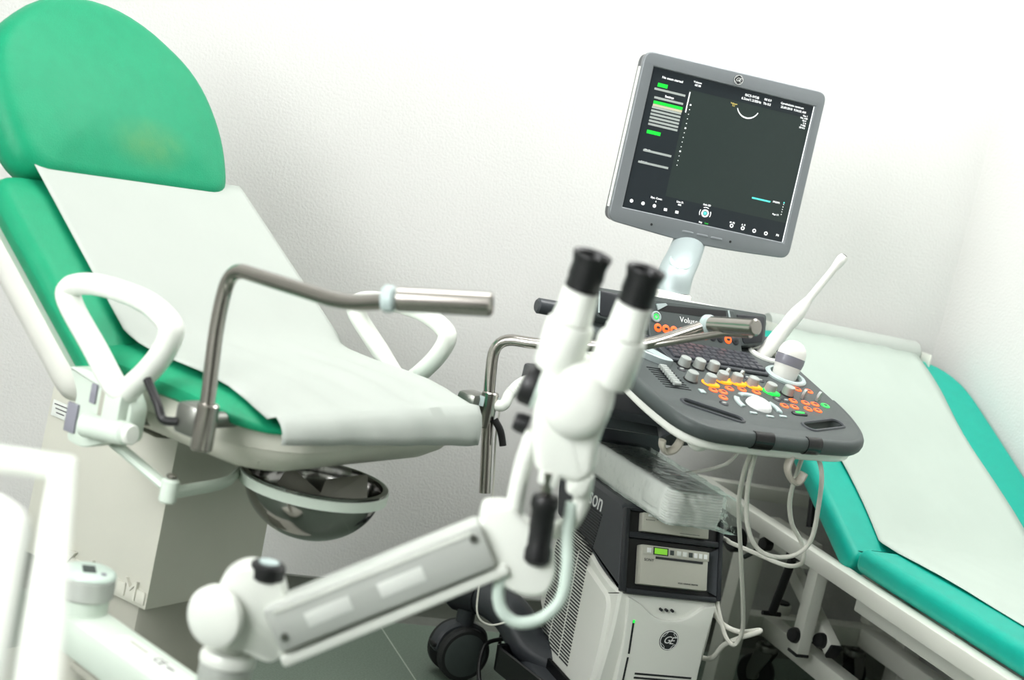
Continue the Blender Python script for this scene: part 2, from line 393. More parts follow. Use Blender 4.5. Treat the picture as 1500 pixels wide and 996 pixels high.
# stirrups
def stirrup(s, pts, pad0, pad1, clampz):
    st = ob('stirrup', tube(fillet(pts, .045, 8), .0105, 14), 'chrome', chair)
    p0, p1 = V(pad0), V(pad1); d = (p1-p0).normalized()
    ob('pad', cyl(p0+d*.012, p1, .0145, 20, .003), 'chrome', st)
    ob('pad_cap', cyl(p0-d*.004, p0+d*.013, .0165, 20, .004), 'pale_cap', st)
    x, y = .222, s*.365
    ob('clamp_sleeve', cyl((x+.002, y, clampz-.032), (x, y, clampz+.034), .0155, 20, .002), 'chrome', st)
    ob('clamp_block', cbox((x-.028, y-s*.012, clampz+.004), (.04, .05, .046), .008), 'zinc', st)
    ob('clamp_stud', cyl((x-.03, y, clampz), (x-.03, s*.27, clampz), .012), 'zinc', st)
    lv = ob('lever', tube(smooth_path([(x-.038, y+s*.01, clampz-.002), (x-.062, y+s*.016, clampz-.006), (x-.078, y+s*.016, clampz+.012), (x-.112, y+s*.01, clampz+.038)] if s < 0 else
            [(x+.02, y, clampz-.012), (x+.035, y+.005, clampz-.03), (x+.045, y+.008, clampz-.055)], 5), .0065, 10), 'black', st)
stirrup(-1, [(.226, -.365, .722), (.207, -.365, .90), (.212, -.365, .976), (.465, -.43, .985), (.556, -.465, 1.009)], (.553, -.471, 1.011), (.666, -.417, 1.033), .752)
stirrup(1, [(.256, .365, .605), (.215, .365, .80), (.205, .365, .885), (.297, .385, .893), (.47, .43, .937), (.557, .465, .997)], (.555, .471, .999), (.667, .417, 1.02), .752)
fs = [c for c in chair.children if c.name.startswith('stirrup')][-1]
ob('brace_rod', tube([(.47, .432, .937), (.60, .45, .994), (.655, .43, 1.006)], .007, 10), 'chrome', fs)
# basin holder
BC = V((.150, 0, .62)); BR = .117
ring = [BC+V((cos(a), sin(a), 0))*(BR+.002) for a in [2*pi*i/40 for i in range(40)]]
rg = loft([[c+V((0, 0, z))+(c-BC).normalized()*d for c in ring] for z, d in ((-.010, 0), (-.010, .004), (.006, .004), (.006, 0))]+[[c+V((0, 0, -.010)) for c in ring]], cap=False)
holder = ob('basin_holder', rg, 'greenish_white', chair)
jt = V((.135, -.315, .625))
ob('holder_arm', tube(fillet([jt, (.115, -.17, .622), (.06, -.085, .617)], .05), .01, 8, flat=(.005, .010), ref=(0, 0, 1)), 'greenish_white', holder)
ob('holder_arm', tube([jt+V((0, 0, .006)), (-.02, -.30, .662)], .01, 8, flat=(.011, .007), ref=(0, 0, 1)), 'greenish_white', holder)
ob('joint_knob', cyl(jt+V((0, 0, -.014)), jt+V((0, 0, .022)), .013, 16, .003), 'greenish_white', holder)
ob('joint_cap', cyl(jt+V((0, 0, .022)), jt+V((0, 0, .029)), .008, 14, .002), 'chrome', holder)
# steel basin (lifts out of its ring)
prof = [(.002, -.092)]+[(.1135*sin(a), .004-.096*cos(a)**1.0) for a in [rad(8+82*i/16) for i in range(17)]]+[(.121, .007), (.1215, .011), (.1125, .011)]+[(.110*sin(a), .004-.092*cos(a)) for a in [rad(88-80*i/16) for i in range(17)]]+[(.002, -.088)]
ob('steel_basin', lathe(prof, 48, T(*BC), cap=False), 'steel', None, CH, label='polished steel basin hanging under the seat of the green chair', cat='basin')
pb = bmesh.new()
def sheet(pts, bm): # folded stiff paper pieces with thickness
    q = [V(p) for p in pts]; n = (q[1]-q[0]).cross(q[2]-q[0]).normalized()*.0006
    loft([[p-n for p in q], [p+n for p in q]], bm=bm)
fp = empty('folded_paper', CH @ T(*BC), 'grey folded paper liner standing in the steel basin', 'paper')
t = bmesh.new(); sheet([(-.050, -.045, -.030), (-.005, .045, -.030), (-.069, .015, .008)], t); ob('paper_fold', t, 'cream_dark', fp, smooth=0)
t = bmesh.new(); sheet([(.002, .015, -.035), (.065, .068, -.030), (.042, .084, .022), (-.009, .041, .0)], t); ob('paper_fold', t, 'cream_dark', fp, smooth=0)
# disposable sheet over back and seat
def lerp(a, b, t): return a+(b-a)*t
st = []      # stations along the middle: (x, z, nx, nz, yL, yR)
off = .0185
for i in range(11):
    t = i/10; s_ = lerp(.395, .022, t); p = Jp+tdir*s_+ndir*off
    st.append((p.x, p.z, lerp(-.222, -.236, t), lerp(.29, .30, t)))
for x, dz, l, r in ((-.078, .011, -.238, .30), (-.055, .006, -.24, .298), (-.03, .005, -.245, .295), (0, .004, -.248, .29), (.05, .005, -.25, .285), (.1, .005, -.25, .28), (.15, .005, -.252, .277), (.19, .005, -.256, .274), (.22, .006, -.26, .27), (.245, .010, -.264, .265)):
    st.append((x, seat_top(x)+dz, l, r))
for x, z, l, r in ((.262, .775, -.268, .262), (.274, .764, -.271, .26), (.281, .752, -.273, .258), (.284, .740, -.274, .256), (.286, .726, -.275, .254)): st.append((x, z, l, r))
bm = bmesh.new(); NY = 44; rows = []
for i, (x, z, l, r) in enumerate(st):
    row = []
    for j in range(NY+1):
        u = j/NY; y = lerp(l, r, u); f = max(0, (i-10)/15)
        wv = .0035*f*sin(y*31+1.3*i*.25)+.0030*f*sin(y*67-i*.5)+.0045*f*math.exp(-((y-.05)/.03)**2)+.004*f*math.exp(-((y-.12-.008*(i-14))/.02)**2)
        edge = -.0 if i < 11 else -.012*max(0, (abs(y)-.23)/.07)**2
        if i >= len(st)-5: row.append(bm.verts.new((x+wv*.5+.002, y, z - .030*(u-.5)*((i-len(st)+5)/4))))
        else: row.append(bm.verts.new((x, y, z+max(wv, -.0025)+edge)))
    rows.append(row)
for i in range(len(rows)-1):
    for j in range(NY): bm.faces.new((rows[i][j], rows[i][j+1], rows[i+1][j+1], rows[i+1][j]))
o = ob('paper_sheet', bm, 'paper', None, CH, 60, 'white disposable paper sheet draped over the green chair back and seat', 'paper sheet')
md = o.modifiers.new('thickness', 'SOLIDIFY'); md.thickness = .0012; md.offset = 1
# hose with clip and thin cord on the far stirrup
hs = ob('white_hose', tube(smooth_path([(.225, .372, .765), (.248, .374, .768), (.249, .388, .79), (.256, .41, .812), (.28, .44, .832), (.305, .46, .832), (.325, .475, .812), (.333, .48, .77), (.333, .48, .71)], 6), .0105, 12), 'enamel', None, CH, label='white corrugated hose clipped to the far stirrup post', cat='hose')
cl = lathe([(.0125, -.009), (.018, -.009), (.018, .009), (.0125, .009), (.0125, -.009)], 20, T(.213, .365, .768), cap=False)
ob('clip', cbox((.226, .386, .768), (.03, .012, .016), .003, bm=cl), 'pale_cap', hs)
for i in range(6):
    a = i/6; p = V((.249+.012*a, .39+.03*a, .792+.028*a)); ob('rib', lathe([(.0105, -.0015), (.012, 0), (.0105, .0015)], 12, axis(p, (.25, .6, .7)), cap=False), 'enamel', hs)
ob('pull_cord', tube(smooth_path([(.243, .374, .76), (.247, .376, .705), (.268, .37, .62), (.28, .368, .52), (.287, .366, .44), (.295, .37, .385), (.31, .40, .365), (.33, .44, .375)], 6), .0018, 6), 'cable_white', None, CH, label='thin white cord dangling from the far stirrup post', cat='cord')

# ================================================================ examination couch along the right wall (local y = head end)
BD = frame((1.85, 2.514, 0), -2.23)
bed = empty('examination_couch', BD, 'turquoise examination couch with raised back and white steel frame along the right wall', 'examination couch')
ob('seat_cushion', slab(roundpoly([(.03, -1.28, .05), (.70, -1.28, .05), (.70, -.005, .02), (.03, -.005, .02)]), rings_round(.50, .556, .022, 5)), 'teal', bed)
ba = rad(28.1); BKB = BD @ basis((0, 0, .53), (1, 0, 0), (0, cos(ba), sin(ba)), (0, -sin(ba), cos(ba)))
ob('back_cushion', slab(roundpoly([(.03, .0, .02), (.70, .0, .02), (.70, .50, .1), (.69, .838, .16), (.03, .838, .10)], 8), rings_round(-.062, .0, .022, 5)), 'teal', bed, BKB)
ob('back_plate', box((.06, .04, -.075), (.63, .80, -.061)), 'frame_white', bed, BKB)
for x in (0, .66): ob('side_rail', box((x, -1.27, .462), (x+.04, .755, .50), .003), 'frame_white', bed)
for y in (-1.27, .715): ob('end_rail', box((.041, y, .462), (.659, y+.04, .499), .003), 'frame_white', bed)
for x in (.075, .565): ob('under_beam', box((x, -1.2, .405), (x+.045, .02, .461), .004), 'frame_white', bed)
for y in (-.6, -.05): ob('cross_bracket', box((.121, y-.02, .415), (.564, y+.02, .455), .004), 'frame_white', bed)
for x in (.185, .48):
    ob('base_beam', box((x, -1.0, .150), (x+.05, .545, .20), .004), 'frame_white', bed)
ob('base_crossbar', box((.10, .546, .145), (.60, .60, .198), .004), 'frame_white', bed)
ob('base_crossbar', box((.10, -1.06, .145), (.60, -1.005, .198), .004), 'frame_white', bed)
for x in (.262, .545):
    p = ob('post_socket', cyl((x, .600, .197), (x, .600, .222), .027, 20, .002), 'frame_white', bed)
    ob('black_cap', cyl((x, .600, .222), (x, .600, .228), .022, 20, .002), 'black', p)
def caster(x, y, parent, base=.145, r=.05, rot=0):
    Mc = WM[parent.name] @ T(x, y, 0) @ Mx.Rotation(rot, 4, 'Z')
    c = ob('caster', lathe([(.004, base), (.012, base), (.012, base-.012), (.027, base-.014), (.03, base-.02), (.028, base-.03), (.02, base-.034)], 20), 'zinc', parent, Mc)
    fk = bmesh.new()
    for s in (-1, 1): slab(roundpoly([(-.028, base-.028, .005), (.022, base-.028, .01), (.034, r+.01, .012), (.026, r-.018, .01), (.008, r-.014, .01)]), [(0, s*.02-.0015), (0, s*.02+.0015)], fk, basis((0, 0, 0), (1, 0, 0), (0, 0, 1), (0, -1, 0)))
    ob('fork', fk, 'zinc', c)
    ob('wheel', lathe([(.018, -.014), (r-.004, -.014), (r, -.009), (r, .009), (r-.004, .014), (.018, .014)], 28, axis((.014, 0, r), (0, 1, 0))), 'rubber', c)
    ob('hub', cyl((.014, -.016, r), (.014, .016, r), .017, 16, .001), 'zinc', c)
for x, y, a in ((.205, .525, 2.2), (.50, .57, .4), (.2, -1.03, 1), (.52, -1.03, 2)): caster(x, y, bed, rot=a)
ob('leg', box((.062, .505, 0), (.12, .565, .400), .004), 'frame_white', bed)
ob('leg', box((.60, .505, 0), (.655, .565, .461), .004), 'frame_white', bed)
l1 = ob('scissor_link', box((.125, .265, .205), (.158, .307, .43), .003), 'frame_white', bed)
ob('end_cap', box((.124, .264, .198), (.159, .308, .205), .001), 'black', l1)
def bar(p, q, sx, sy, up=(0, 0, 1), bev=.003):
    p, q = V(p), V(q); return cbox((0, 0, (q-p).length/2), (sx, sy, (q-p).length), bev, M=axis(p, q-p, up))
l2 = ob('scissor_link', bar((.20, .512, .36), (.20, .235, .235), .036, .03), 'frame_white', bed)
ob('end_cap', bar((.20, .236, .2355), (.20, .226, .231), .037, .031), 'black', l2)
l3 = ob('scissor_link', bar((.60, .50, .395), (.60, .235, .218), .042, .034), 'frame_white', bed)
for p in ((.120, .286, .245), (.178, .262, .247)): ob('bolt_cap', lathe([(.002, .012), (.016, .011), (.019, .004), (.019, -.01)], 18, axis(p, (-1, -.25, .1))), 'black', bed)
ob('bracket_plate', box((.122, .34, .395), (.17, .56, .461), .004), 'frame_white', bed)
gs = ob('gas_spring', cyl((.10, .338, .455), (.10, .376, .265), .011, 14, .002), 'black', bed)
ob('head_block', cbox((.10, .34, .44), (.035, .03, .05), .004), 'black', gs)
ob('foot_pin', cyl((.075, .378, .262), (.125, .378, .262), .006, 10), 'black', gs)
ob('back_strut', cyl((.12, .34, .50), (.12, .375, .64), .009, 12), 'black', bed)
hb_ = ob('height_knob', lathe([(.003, .02), (.026, .018), (.032, .01), (.032, -.01)], 20, axis((.03, .512, .40), (-1, -.3, 0))), 'black', bed)
ob('height_knob', lathe([(.003, .012), (.014, .011), (.017, .004), (.017, -.012)], 18, axis((.04, .385, .432), (-1, -.3, 0))), 'black', bed)
ob('lock_lever', cyl((.045, .475, .368), (.05, .39, .43), .006, 10, .002), 'disc_grey', bed)
ob('pump_box', box((.15, .06, .40), (.26, .135, .461), .005), 'frame_white', bed)
ob('pump_knob', cyl((.147, .10, .435), (.135, .098, .435), .02, 16, .003), 'black', bed)
# paper on the couch
bm = bmesh.new(); rows = []; prof = []
e = V((0, cos(ba), sin(ba))); nn = V((0, -sin(ba), cos(ba))); O = V((0, 0, .53))
for i in range(15): s = .845-.785*i/14; prof.append(O+e*s+nn*.004)
prof += [V((0, .03, .5615)), V((0, -.03, .5597))]
for i in range(14): prof.append(V((0, -.10-1.1*i/13, .5595)))
for i, p in enumerate(prof):
    row = []
    for j in range(25):
        u = j/24; x = .118+.450*u+.006*sin(i*.7)*(1 if u in (0, 1) else 0)
        z = .0014*sin(u*19+i*.8)+.001*sin(u*43-i*1.3)
        row.append(bm.verts.new((x, p.y, p.z+max(z, -.0015)+.0008)))
    rows.append(row)
for i in range(len(rows)-1):
    for j in range(24): bm.faces.new((rows[i][j], rows[i][j+1], rows[i+1][j+1], rows[i+1][j]))
o = ob('couch_paper', bm, 'paper_bed', None, BD, 60, 'long white paper sheet running down the turquoise couch', 'paper sheet')
md = o.modifiers.new('thickness', 'SOLIDIFY'); md.thickness = .001; md.offset = 1
rl = empty('paper_roll', BD @ T(.35, .775, .925), 'roll of white couch paper behind the raised head end of the couch', 'paper roll')
ob('paper_windings', lathe([(.009, -.236), (.032, -.236), (.036, -.228), (.036, .228), (.032, .236), (.009, .236)], 32, axis((0, 0, 0), (1, 0, 0))), 'paper', rl)
ob('core', cyl((-.242, 0, 0), (.242, 0, 0), .0088, 14), 'zinc', rl)
for s in (-1, 1): ob('roll_hanger', box((.35+s*.2395-.0015, .70, .875), (.35+s*.2395+.0015, .788, .937), .0005), 'frame_white', bed)

# ================================================================ ultrasound machine (parts laid out in room coordinates)
US = empty('ultrasound_machine', frame((1.48, 2.74, 0)), 'grey and white ultrasound machine with tilted monitor and control console', 'ultrasound machine')
def prism_yz(poly, x0, x1, bev=.006):
    """outline in (y,z) swept across x"""
    M = basis((0, 0, 0), (0, 1, 0), (0, 0, 1), (1, 0, 0)); return slab(poly, [(bev, x0), (0, x0+bev), (0, x1-bev), (bev, x1)], M=M)
XL, XR = 1.363, 1.597
low = [(2.600, .10, .02), (2.560, .16, .05), (2.545, .30, .1), (2.552, .384, .004), (2.60, .384, .01), (2.66, .392, .03), (2.735, .412, .04), (2.81, .432, .05), (2.905, .430, .015), (2.930, .33, .03), (2.928, .222, .02), (2.875, .190, .03), (2.800, .127, .03), (2.76, .10, .02)]
cab = ob('cabinet', prism_yz(roundpoly(low, 5), XL, XR, .006), 'body_white', US, I4)
ob('side_fairing', prism_yz(roundpoly([(2.575, .12, .02), (2.562, .25, .05), (2.575, .36, .03), (2.66, .375, .03), (2.75, .39, .04), (2.88, .40, .02), (2.905, .33, .03), (2.90, .225, .02), (2.80, .15, .03), (2.76, .12, .02)]), XL-.007, XL+.02, .008), 'body_white', cab, I4)
# fine louvre slots on the side fairing
sl = bmesh.new()
for c0, c1 in ((0, .29), (.33, .63), (.67, .93)):
    for k in range(34):
        z = .395-k*.0072; sh = -.10*(.395-z)
        ya, yb = 2.893-(2.893-2.70)*c0+sh*.9, 2.893-(2.893-2.70)*c1+sh*.9
        lowlim = 2.895-.05 if z > .22 else 2.90
        if z < .19: ya = min(ya, 2.80+(z-.13)*1.2)
        if ya-yb > .01: box((XL-.0078, yb, z), (XL-.0066, ya, z+.0034), bm=sl)
ob('louvre_slots', sl, 'charcoal_dark', cab, I4, 0, kind='stuff')
upp = [(2.556, .386, .004), (2.618, .546, .006), (2.63, .5525, .01), (2.70, .553, .02), (2.975, .553, .015), (2.985, .52, .01), (2.94, .42, .02), (2.90, .428, .01), (2.81, .430, .05), (2.735, .410, .04), (2.66, .390, .03), (2.60, .386, .01)]
upb = ob('upper_housing', prism_yz(roundpoly(upp, 5), XL, XR, .008), 'charcoal', US, I4)
sl = bmesh.new()
for k in range(17):
    z = .497-k*.0062; yb = 2.712+(.497-z)*.1; ya = 2.838+(.497-z)*.45
    box((XL-.0012, yb, z), (XL+.002, min(ya, 2.90), z+.003), bm=sl)
ob('louvre_slots', sl, 'black', upb, I4, 0, kind='stuff')
SM = lambda y, z: basis((XL-.0002, y, z), (0, -1, 0), (0, 0, 1), (-1, 0, 0))
ob('lettering', text('voluson', .056, SM(2.802, .520) @ Mx.Diagonal((.95, 1, 1, 1)), depth=.0008), 'print_white', upb, I4)
# front bezel plane leaning back: x across, y up the face, z outwards
FP = basis((1.478, 2.55, .385), (1, 0, 0), V((0, .375, .927)).normalized(), V((0, -.927, .375)).normalized())
bz = bmesh.new()
for a, b in (((-.119, .0), (-.108, .174)), ((.108, .0), (.119, .174)), ((-.108, -.004), (.108, .008)), ((-.108, .112), (.108, .125)), ((-.108, .168), (.108, .175))):
    box((*a, -.004), (*b, .014), .003, bm=bz)
bzo = ob('printer_bay', bz, 'charcoal_dark', US, FP)
ob('bay_floor', loft([[(-.107, .009, .003), (.107, .009, .003), (.107, .111, .003), (-.107, .111, .003)], [(-.107, .009, .004), (.107, .009, .004), (.107, .111, .004), (-.107, .111, .004)]]), 'black', bzo)
ob('bay_floor', box((-.107, .126, .003), (.107, .167, .004)), 'black', bzo)
ob('bay_cheek', loft([[(.086, .02, .005), (.107, .010, .013), (.107, .110, .013), (.088, .10, .005)], [(.086, .02, .0045), (.107, .010, .0045), (.107, .110, .0045), (.088, .10, .0045)]]), 'charcoal', bzo)
def printer(M, lab, label):
    p = empty('video_printer', M, label, 'printer', 'video printers in the ultrasound machine')
    ob('case', box((-.081, 0, .005), (.079, .082, .030), .003, 2), 'printer', p)
    ob('control_strip', box((-.079, .062, .0302), (.079, .081, .032), .0006), 'printer', p)
    ob('paper_slot', box((-.048, .055, .0302), (.065, .060, .0312)), 'print_dark', p)
    ob('display', box((-.052, .065, .0322), (-.022, .077, .0328), .0002), 'lcd', p)
    ob('display_frame', box((-.055, .063, .0315), (-.019, .079, .0323), .0003), 'print_dark', p)
    for i, (x, w, m_) in enumerate(((-.065, .010, 'print_white'), (-.011, .009, 'disc_grey'), (.006, .010, 'sticker'), (.020, .010, 'sticker'), (.034, .009, 'disc_grey'), (.046, .008, 'print_white'), (.058, .008, 'print_white'), (.070, .008, 'print_white'))):
        ob('button', box((x-w/2, .066, .0322), (x+w/2, .076, .0335), .0004), m_, p)
    ob('lettering', text('SONY', .008, T(-.063, .051, .0303), space=1.1), 'print_dark', p)
    ob('lettering', text('VIDEO GRAPHIC PRINTER', .0042, T(.032, .010, .0303)), 'print_dark', p)
    return p
printer(FP @ T(-.005, .017, .0), 1, 'beige video printer with green display in the lower bay of the ultrasound machine')
printer(FP @ T(-.003, .127, .0) @ Mx.Diagonal((1, .48, .8, 1)), 0, 'beige video printer half hidden by the towel pack, upper bay')
# white front panel: scooped top, centre shield, logo, indicator dots, slots
FR = basis((1.478, 2.5415, 0), (1, 0, 0), (0, 0, 1), (0, -1, 0))
def plate2d(outer, holes, z0, z1, bev=0):
    c = bpy.data.curves.new('p', 'CURVE'); c.dimensions = '2D'; c.fill_mode = 'BOTH'
    for pts in [outer]+holes:
        s = c.splines.new('POLY'); s.points.add(len(pts)-1); s.use_cyclic_u = True
        for p, q in zip(s.points, pts): p.co = (q[0], q[1], 0, 1)
    c.extrude = (z1-z0)/2-bev; c.bevel_depth = bev; c.bevel_resolution = 2; c.offset = -bev
    o = bpy.data.objects.new('p', c); COL.objects.link(o); bpy.context.view_layer.update()
    me = bpy.data.meshes.new_from_object(o); bpy.data.objects.remove(o); bpy.data.curves.remove(c)
    bm = bmesh.new(); bm.from_mesh(me); bpy.data.meshes.remove(me)
    bmesh.ops.remove_doubles(bm, verts=bm.verts, dist=1e-6)
    bmesh.ops.translate(bm, verts=bm.verts, vec=(0, 0, (z0+z1)/2)); return bm
fp_ = ob('front_panel', plate2d(roundpoly([(-.078, .13, .02), (.112, .13, .02), (.106, .30, .1), (.112, .378, .006), (.085, .372, .02), (.045, .337, .03), (-.02, .333, .03), (-.065, .365, .02), (-.098, .378, .006), (-.085, .30, .1)], 6), [], -.035, .002, .002), 'body_white', US, FR)
for x in (-.015, -.002, .012): ob('indicator', cyl((x, .357, -.006), (x, .357, .002), .003, 10), 'print_dark', fp_)
for a, b, xa, xb in ((.329, .256, -.074, -.067), (.248, .14, -.067, -.064)):
    ob('light_slot', loft([[(xa-.002, a, .0018), (xa+.002, a, .0018), (xb+.002, b, .0018), (xb-.002, b, .0018)], [(xa-.002, a, .003), (xa+.002, a, .003), (xb+.002, b, .003), (xb-.002, b, .003)]]), 'print_dark', fp_)
ob('status_light', cbox((-.0735, .327, .003), (.004, .006, .002)), 'led_green', fp_)
for k in range(7): ob('vent_slot', cbox((.026, .214-k*.009, .002), (.136, .004, .002)), 'print_dark', fp_)
def logo(M, r, parent, ring='print_white', disc='print_dark'):
    lg = ob('logo', lathe([(.0005, .0009), (r*.97, .0009), (r, 0), (r, -.001)], 36), disc, parent, M)
    t = lathe([(r*.86, .0008), (r*.86, .0013), (r*.94, .0013), (r*.94, .0008)], 36, cap=False)
    for k in range(4):   # the four swirls round the rim
        a = pi/4+k*pi/2
        pts = [V((cos(a+s)*r*q, sin(a+s)*r*q, .0012)) for s, q in ((-.45, .86), (-.2, .74), (.1, .70), (.32, .76), (.30, .86))]
        tube(smooth_path(pts, 3), r*.022, 5, bm=t)
    merge(t, text('G', r*1.02, T(-r*.26, r*.02, .001), depth=.0003, shear=.35)); merge(t, text('E', r*1.02, T(r*.27, -r*.02, .001), depth=.0003, shear=.35))
    ob('monogram', t, ring, lg)
logo(FR @ T(.019, .293, .002), .0225, fp_)
# base with foot trough, wheel arms, casters
bs = ob('chassis', slab(roundpoly([(1.30, 2.60, .06), (1.66, 2.60, .06), (1.66, 2.95, .05), (1.30, 2.95, .05)]), rings_round(.055, .12, .012, 3)), 'charcoal', US, I4)
def castor2(x, y, rot, front=False):
    M = frame((x, y, 0), rot); r = .064
    c = ob('castor', slab(roundpoly([(-.075, .06, .02), (-.06, .118, .04), (.0, .142, .05), (.06, .118, .04), (.07, .07, .03), (.03, .06, .01), (-.03, .06, .01)]), [(.006, -.0175), (0, -.012), (0, .012), (.006, .0175)], M=basis((0, 0, 0), (1, 0, 0), (0, 0, 1), (0, -1, 0))), 'charcoal', US, M)
    for s in (-1, 1):
        ob('wheel', lathe([(.02, s*.018), (r-.006, s*.018), (r, s*.022), (r, s*.036), (r-.005, s*.041), (r-.012, s*.0415)], 36, axis((0, 0, r), (0, 1, 0))), 'rubber', c)
        ob('wheel_disc', lathe([(.001, s*.043), (r-.014, s*.0425), (r-.012, s*.0415), (r-.012, s*.036)], 36, axis((0, 0, r), (0, 1, 0))), 'disc_grey', c)
    ob('stem', cyl((0, 0, .11), (0, 0, .165), .022), 'charcoal', c)
    ob('brake_pedal', box((-.075, -.016, .07), (-.045, .016, .082), .004), 'black', c)
castor2(1.215, 2.985, 6); castor2(1.745, 2.985, -20); castor2(1.255, 2.50, 60); castor2(1.705, 2.50, 10)
def wheel_arm(pts, wd):
    return tube(smooth_path(pts, 6), .03, 14, flat=wd, ref=(0, 0, 1))
ob('wheel_arm', wheel_arm([(1.40, 2.80, .115), (1.335, 2.845, .135), (1.29, 2.90, .19), (1.24, 2.98, .205), (1.21, 3.02, .195)], (.056, .042)), 'charcoal', US, I4)
ob('arm_cap', tube(smooth_path([(1.245, 2.968, .2045), (1.215, 3.01, .199), (1.20, 3.03, .188)], 4), .03, 14, flat=(.060, .046), ref=(0, 0, 1)), 'charcoal_dark', US, I4)
ob('wheel_arm', wheel_arm([(1.56, 2.80, .115), (1.64, 2.85, .14), (1.70, 2.93, .185), (1.75, 3.01, .19)], (.052, .034)), 'charcoal', US, I4)
ob('wheel_arm', wheel_arm([(1.38, 2.66, .10), (1.31, 2.58, .125), (1.25, 2.49, .165)], (.045, .022)), 'charcoal', US, I4)
ob('wheel_arm', wheel_arm([(1.58, 2.66, .10), (1.65, 2.58, .125), (1.71, 2.49, .165)], (.045, .022)), 'charcoal', US, I4)
tr = bmesh.new()
tp = roundpoly([(1.235, 2.84, .03), (1.355, 2.86, .03), (1.355, 2.62, .03), (1.285, 2.60, .04)], 5)
slab(tp, [(.02, .075), (.004, .085), (0, .14), (.004, .142), (.010, .14), (.014, .09)], tr)
ob('foot_trough', tr, 'black_gloss', US, I4)
ob('warning_tag', bar((1.322, 2.955, .20), (1.315, 2.95, .245), .022, .001, (1, 1, 0), 0), 'sticker', US, I4)
# support column, tray and console neck
ob('column', box((1.40, 2.893, .54), (1.57, 2.982, .80), .02), 'charcoal', US, I4)
ty = ob('console_tray', box((1.205, 2.53, .722), (1.60, 2.96, .765), .008), 'charcoal', US, I4)
tw = box((1.225, 2.54, .765), (1.24, 2.88, .83), .003); box((1.24, 2.86, .765), (1.60, 2.88, .83), .003, bm=tw); box((1.585, 2.54, .765), (1.60, 2.86, .83), .003, bm=tw)
ob('tray_wall', tw, 'charcoal_dark', ty, I4)
ob('tray_lid', bar((1.40, 2.86, .855), (1.36, 2.44, .765), .36, .02, (1, 0, 0), .005), 'charcoal_dark', ty, I4)
ob('turntable', cyl((1.39, 2.45, .75), (1.37, 2.52, .86), .07, 24, .004), 'charcoal', US, I4)
# ---- console (x across, y away along the sloping panel, z out of it)
K = basis((1.405, 2.271, .857), (.9925, .1219, 0), (-.1177, .9587, .2588), (.0315, -.2569, .9659))
def capsule(a, b, r, n=8):
    a, b = V(a), V(b); d = (b-a).normalized(); t0 = atan2(d.y, d.x); out = []
    for i in range(n+1): t = t0-pi/2+pi*i/n; out.append(b+V((cos(t), sin(t)))*r)
    for i in range(n+1): t = t0+pi/2+pi*i/n; out.append(a+V((cos(t), sin(t)))*r)
    return out
OUT = roundpoly([(.245, .30, .03), (-.245, .30, .03), (-.242, .02, .1), (-.208, -.114, .10), (-.04, -.112, .08), (.05, -.108, .08), (.196, -.095, .10), (.242, .02, .1)], 8)
HL = capsule((-.176, -.026), (-.090, -.066), .0125); HR_ = capsule((.172, -.026), (.086, -.056), .0155)
con = ob('console', plate2d(OUT, [HL, HR_], -.02, 0, .002), 'panel_grey', US, K)
ob('console_base', plate2d(inset(OUT, .004), [HL, HR_], -.05, -.021, .008), 'body_white', con)
ob('bumper', tube([(p.x, p.y, -.0145) for p in OUT if p.y < .27], .015, 12, flat=(.0115, .0155), ref=(0, 0, 1)), 'panel_grey', con)
for h in (HL, HR_):
    ob('handle_lip', tube([(p.x, p.y, .000) for p in h], .003, 6, True, flat=(.0035, .003), ref=(0, 0, 1)), 'charcoal', con)
for x0, x1 in ((-.081, -.038), (.043, .078)):
    pts = [V((lerp(x0, x1, i/6), 0, 0)) for i in range(7)]
    rg = []
    for p in pts:
        yy = min((q for q in OUT if abs(q.x-p.x) < .05 and q.y < 0), key=lambda q: abs(q.x-p.x)).y
        rg.append([(p.x, yy+.0, -.0145) if False else (p.x, yy+cos(a)*.0132, -.0145+sin(a)*.0172) for a in [2*pi*j/16 for j in range(16)]])
    ob('strap', loft(rg), 'black_gloss', con)
ob('underside_foot', lathe([(.02, -.05), (.018, -.066), (.012, -.072), (.001, -.074)], 18, T(-.148, -.06)), 'body_white', con)
# hooks for the probe cables
def hook(x, y, s, flipx):
    pts = [(0, 0, -.045), (.004*flipx, -.008, -.066), (-.006*flipx, -.016, -.082), (-.02*flipx, -.018, -.088), (-.03*flipx, -.016, -.08), (-.033*flipx, -.014, -.068)]
    return tube(smooth_path([(x+p[0]*s, y+p[1]*s, p[2]) for p in pts], 5), .008, 10, flat=(.0055, .010), ref=(0, 1, 0))
ob('cable_hook', hook(-.178, -.035, 1.15, 1), 'hook', con)
ob('cable_hook', hook(.035, -.098, 1.0, -1), 'hook', con)
# keyboard
kt = ob('keyboard', slab(roundpoly([(-.112, .158, .006), (.136, .158, .006), (.136, .25, .004), (-.112, .25, .004)]), [(0, -.001), (0, .003), (.001, .004)]), 'charcoal', con)
km = tomesh(loft([[(x*a, y*a, z) for x, y in ((-.0082, -.0068), (.0082, -.0068), (.0082, .0068), (-.0082, .0068))] for z, a in ((0, 1), (.003, .97), (.0048, .78))]), 'key', 'key_dark', 30)
for r in range(5):
    for c in range(12): ob('key', km, None, con, K @ T(-.093+c*.0188+.003*(r % 2), .170+r*.0157, .0038))
ob('palm_bar', tube([(-.118, .25, .002), (-.118, .152, .003), (.120, .152, .003)], .004, 8, flat=(.005, .004), ref=(0, 0, 1)), 'charcoal', con)
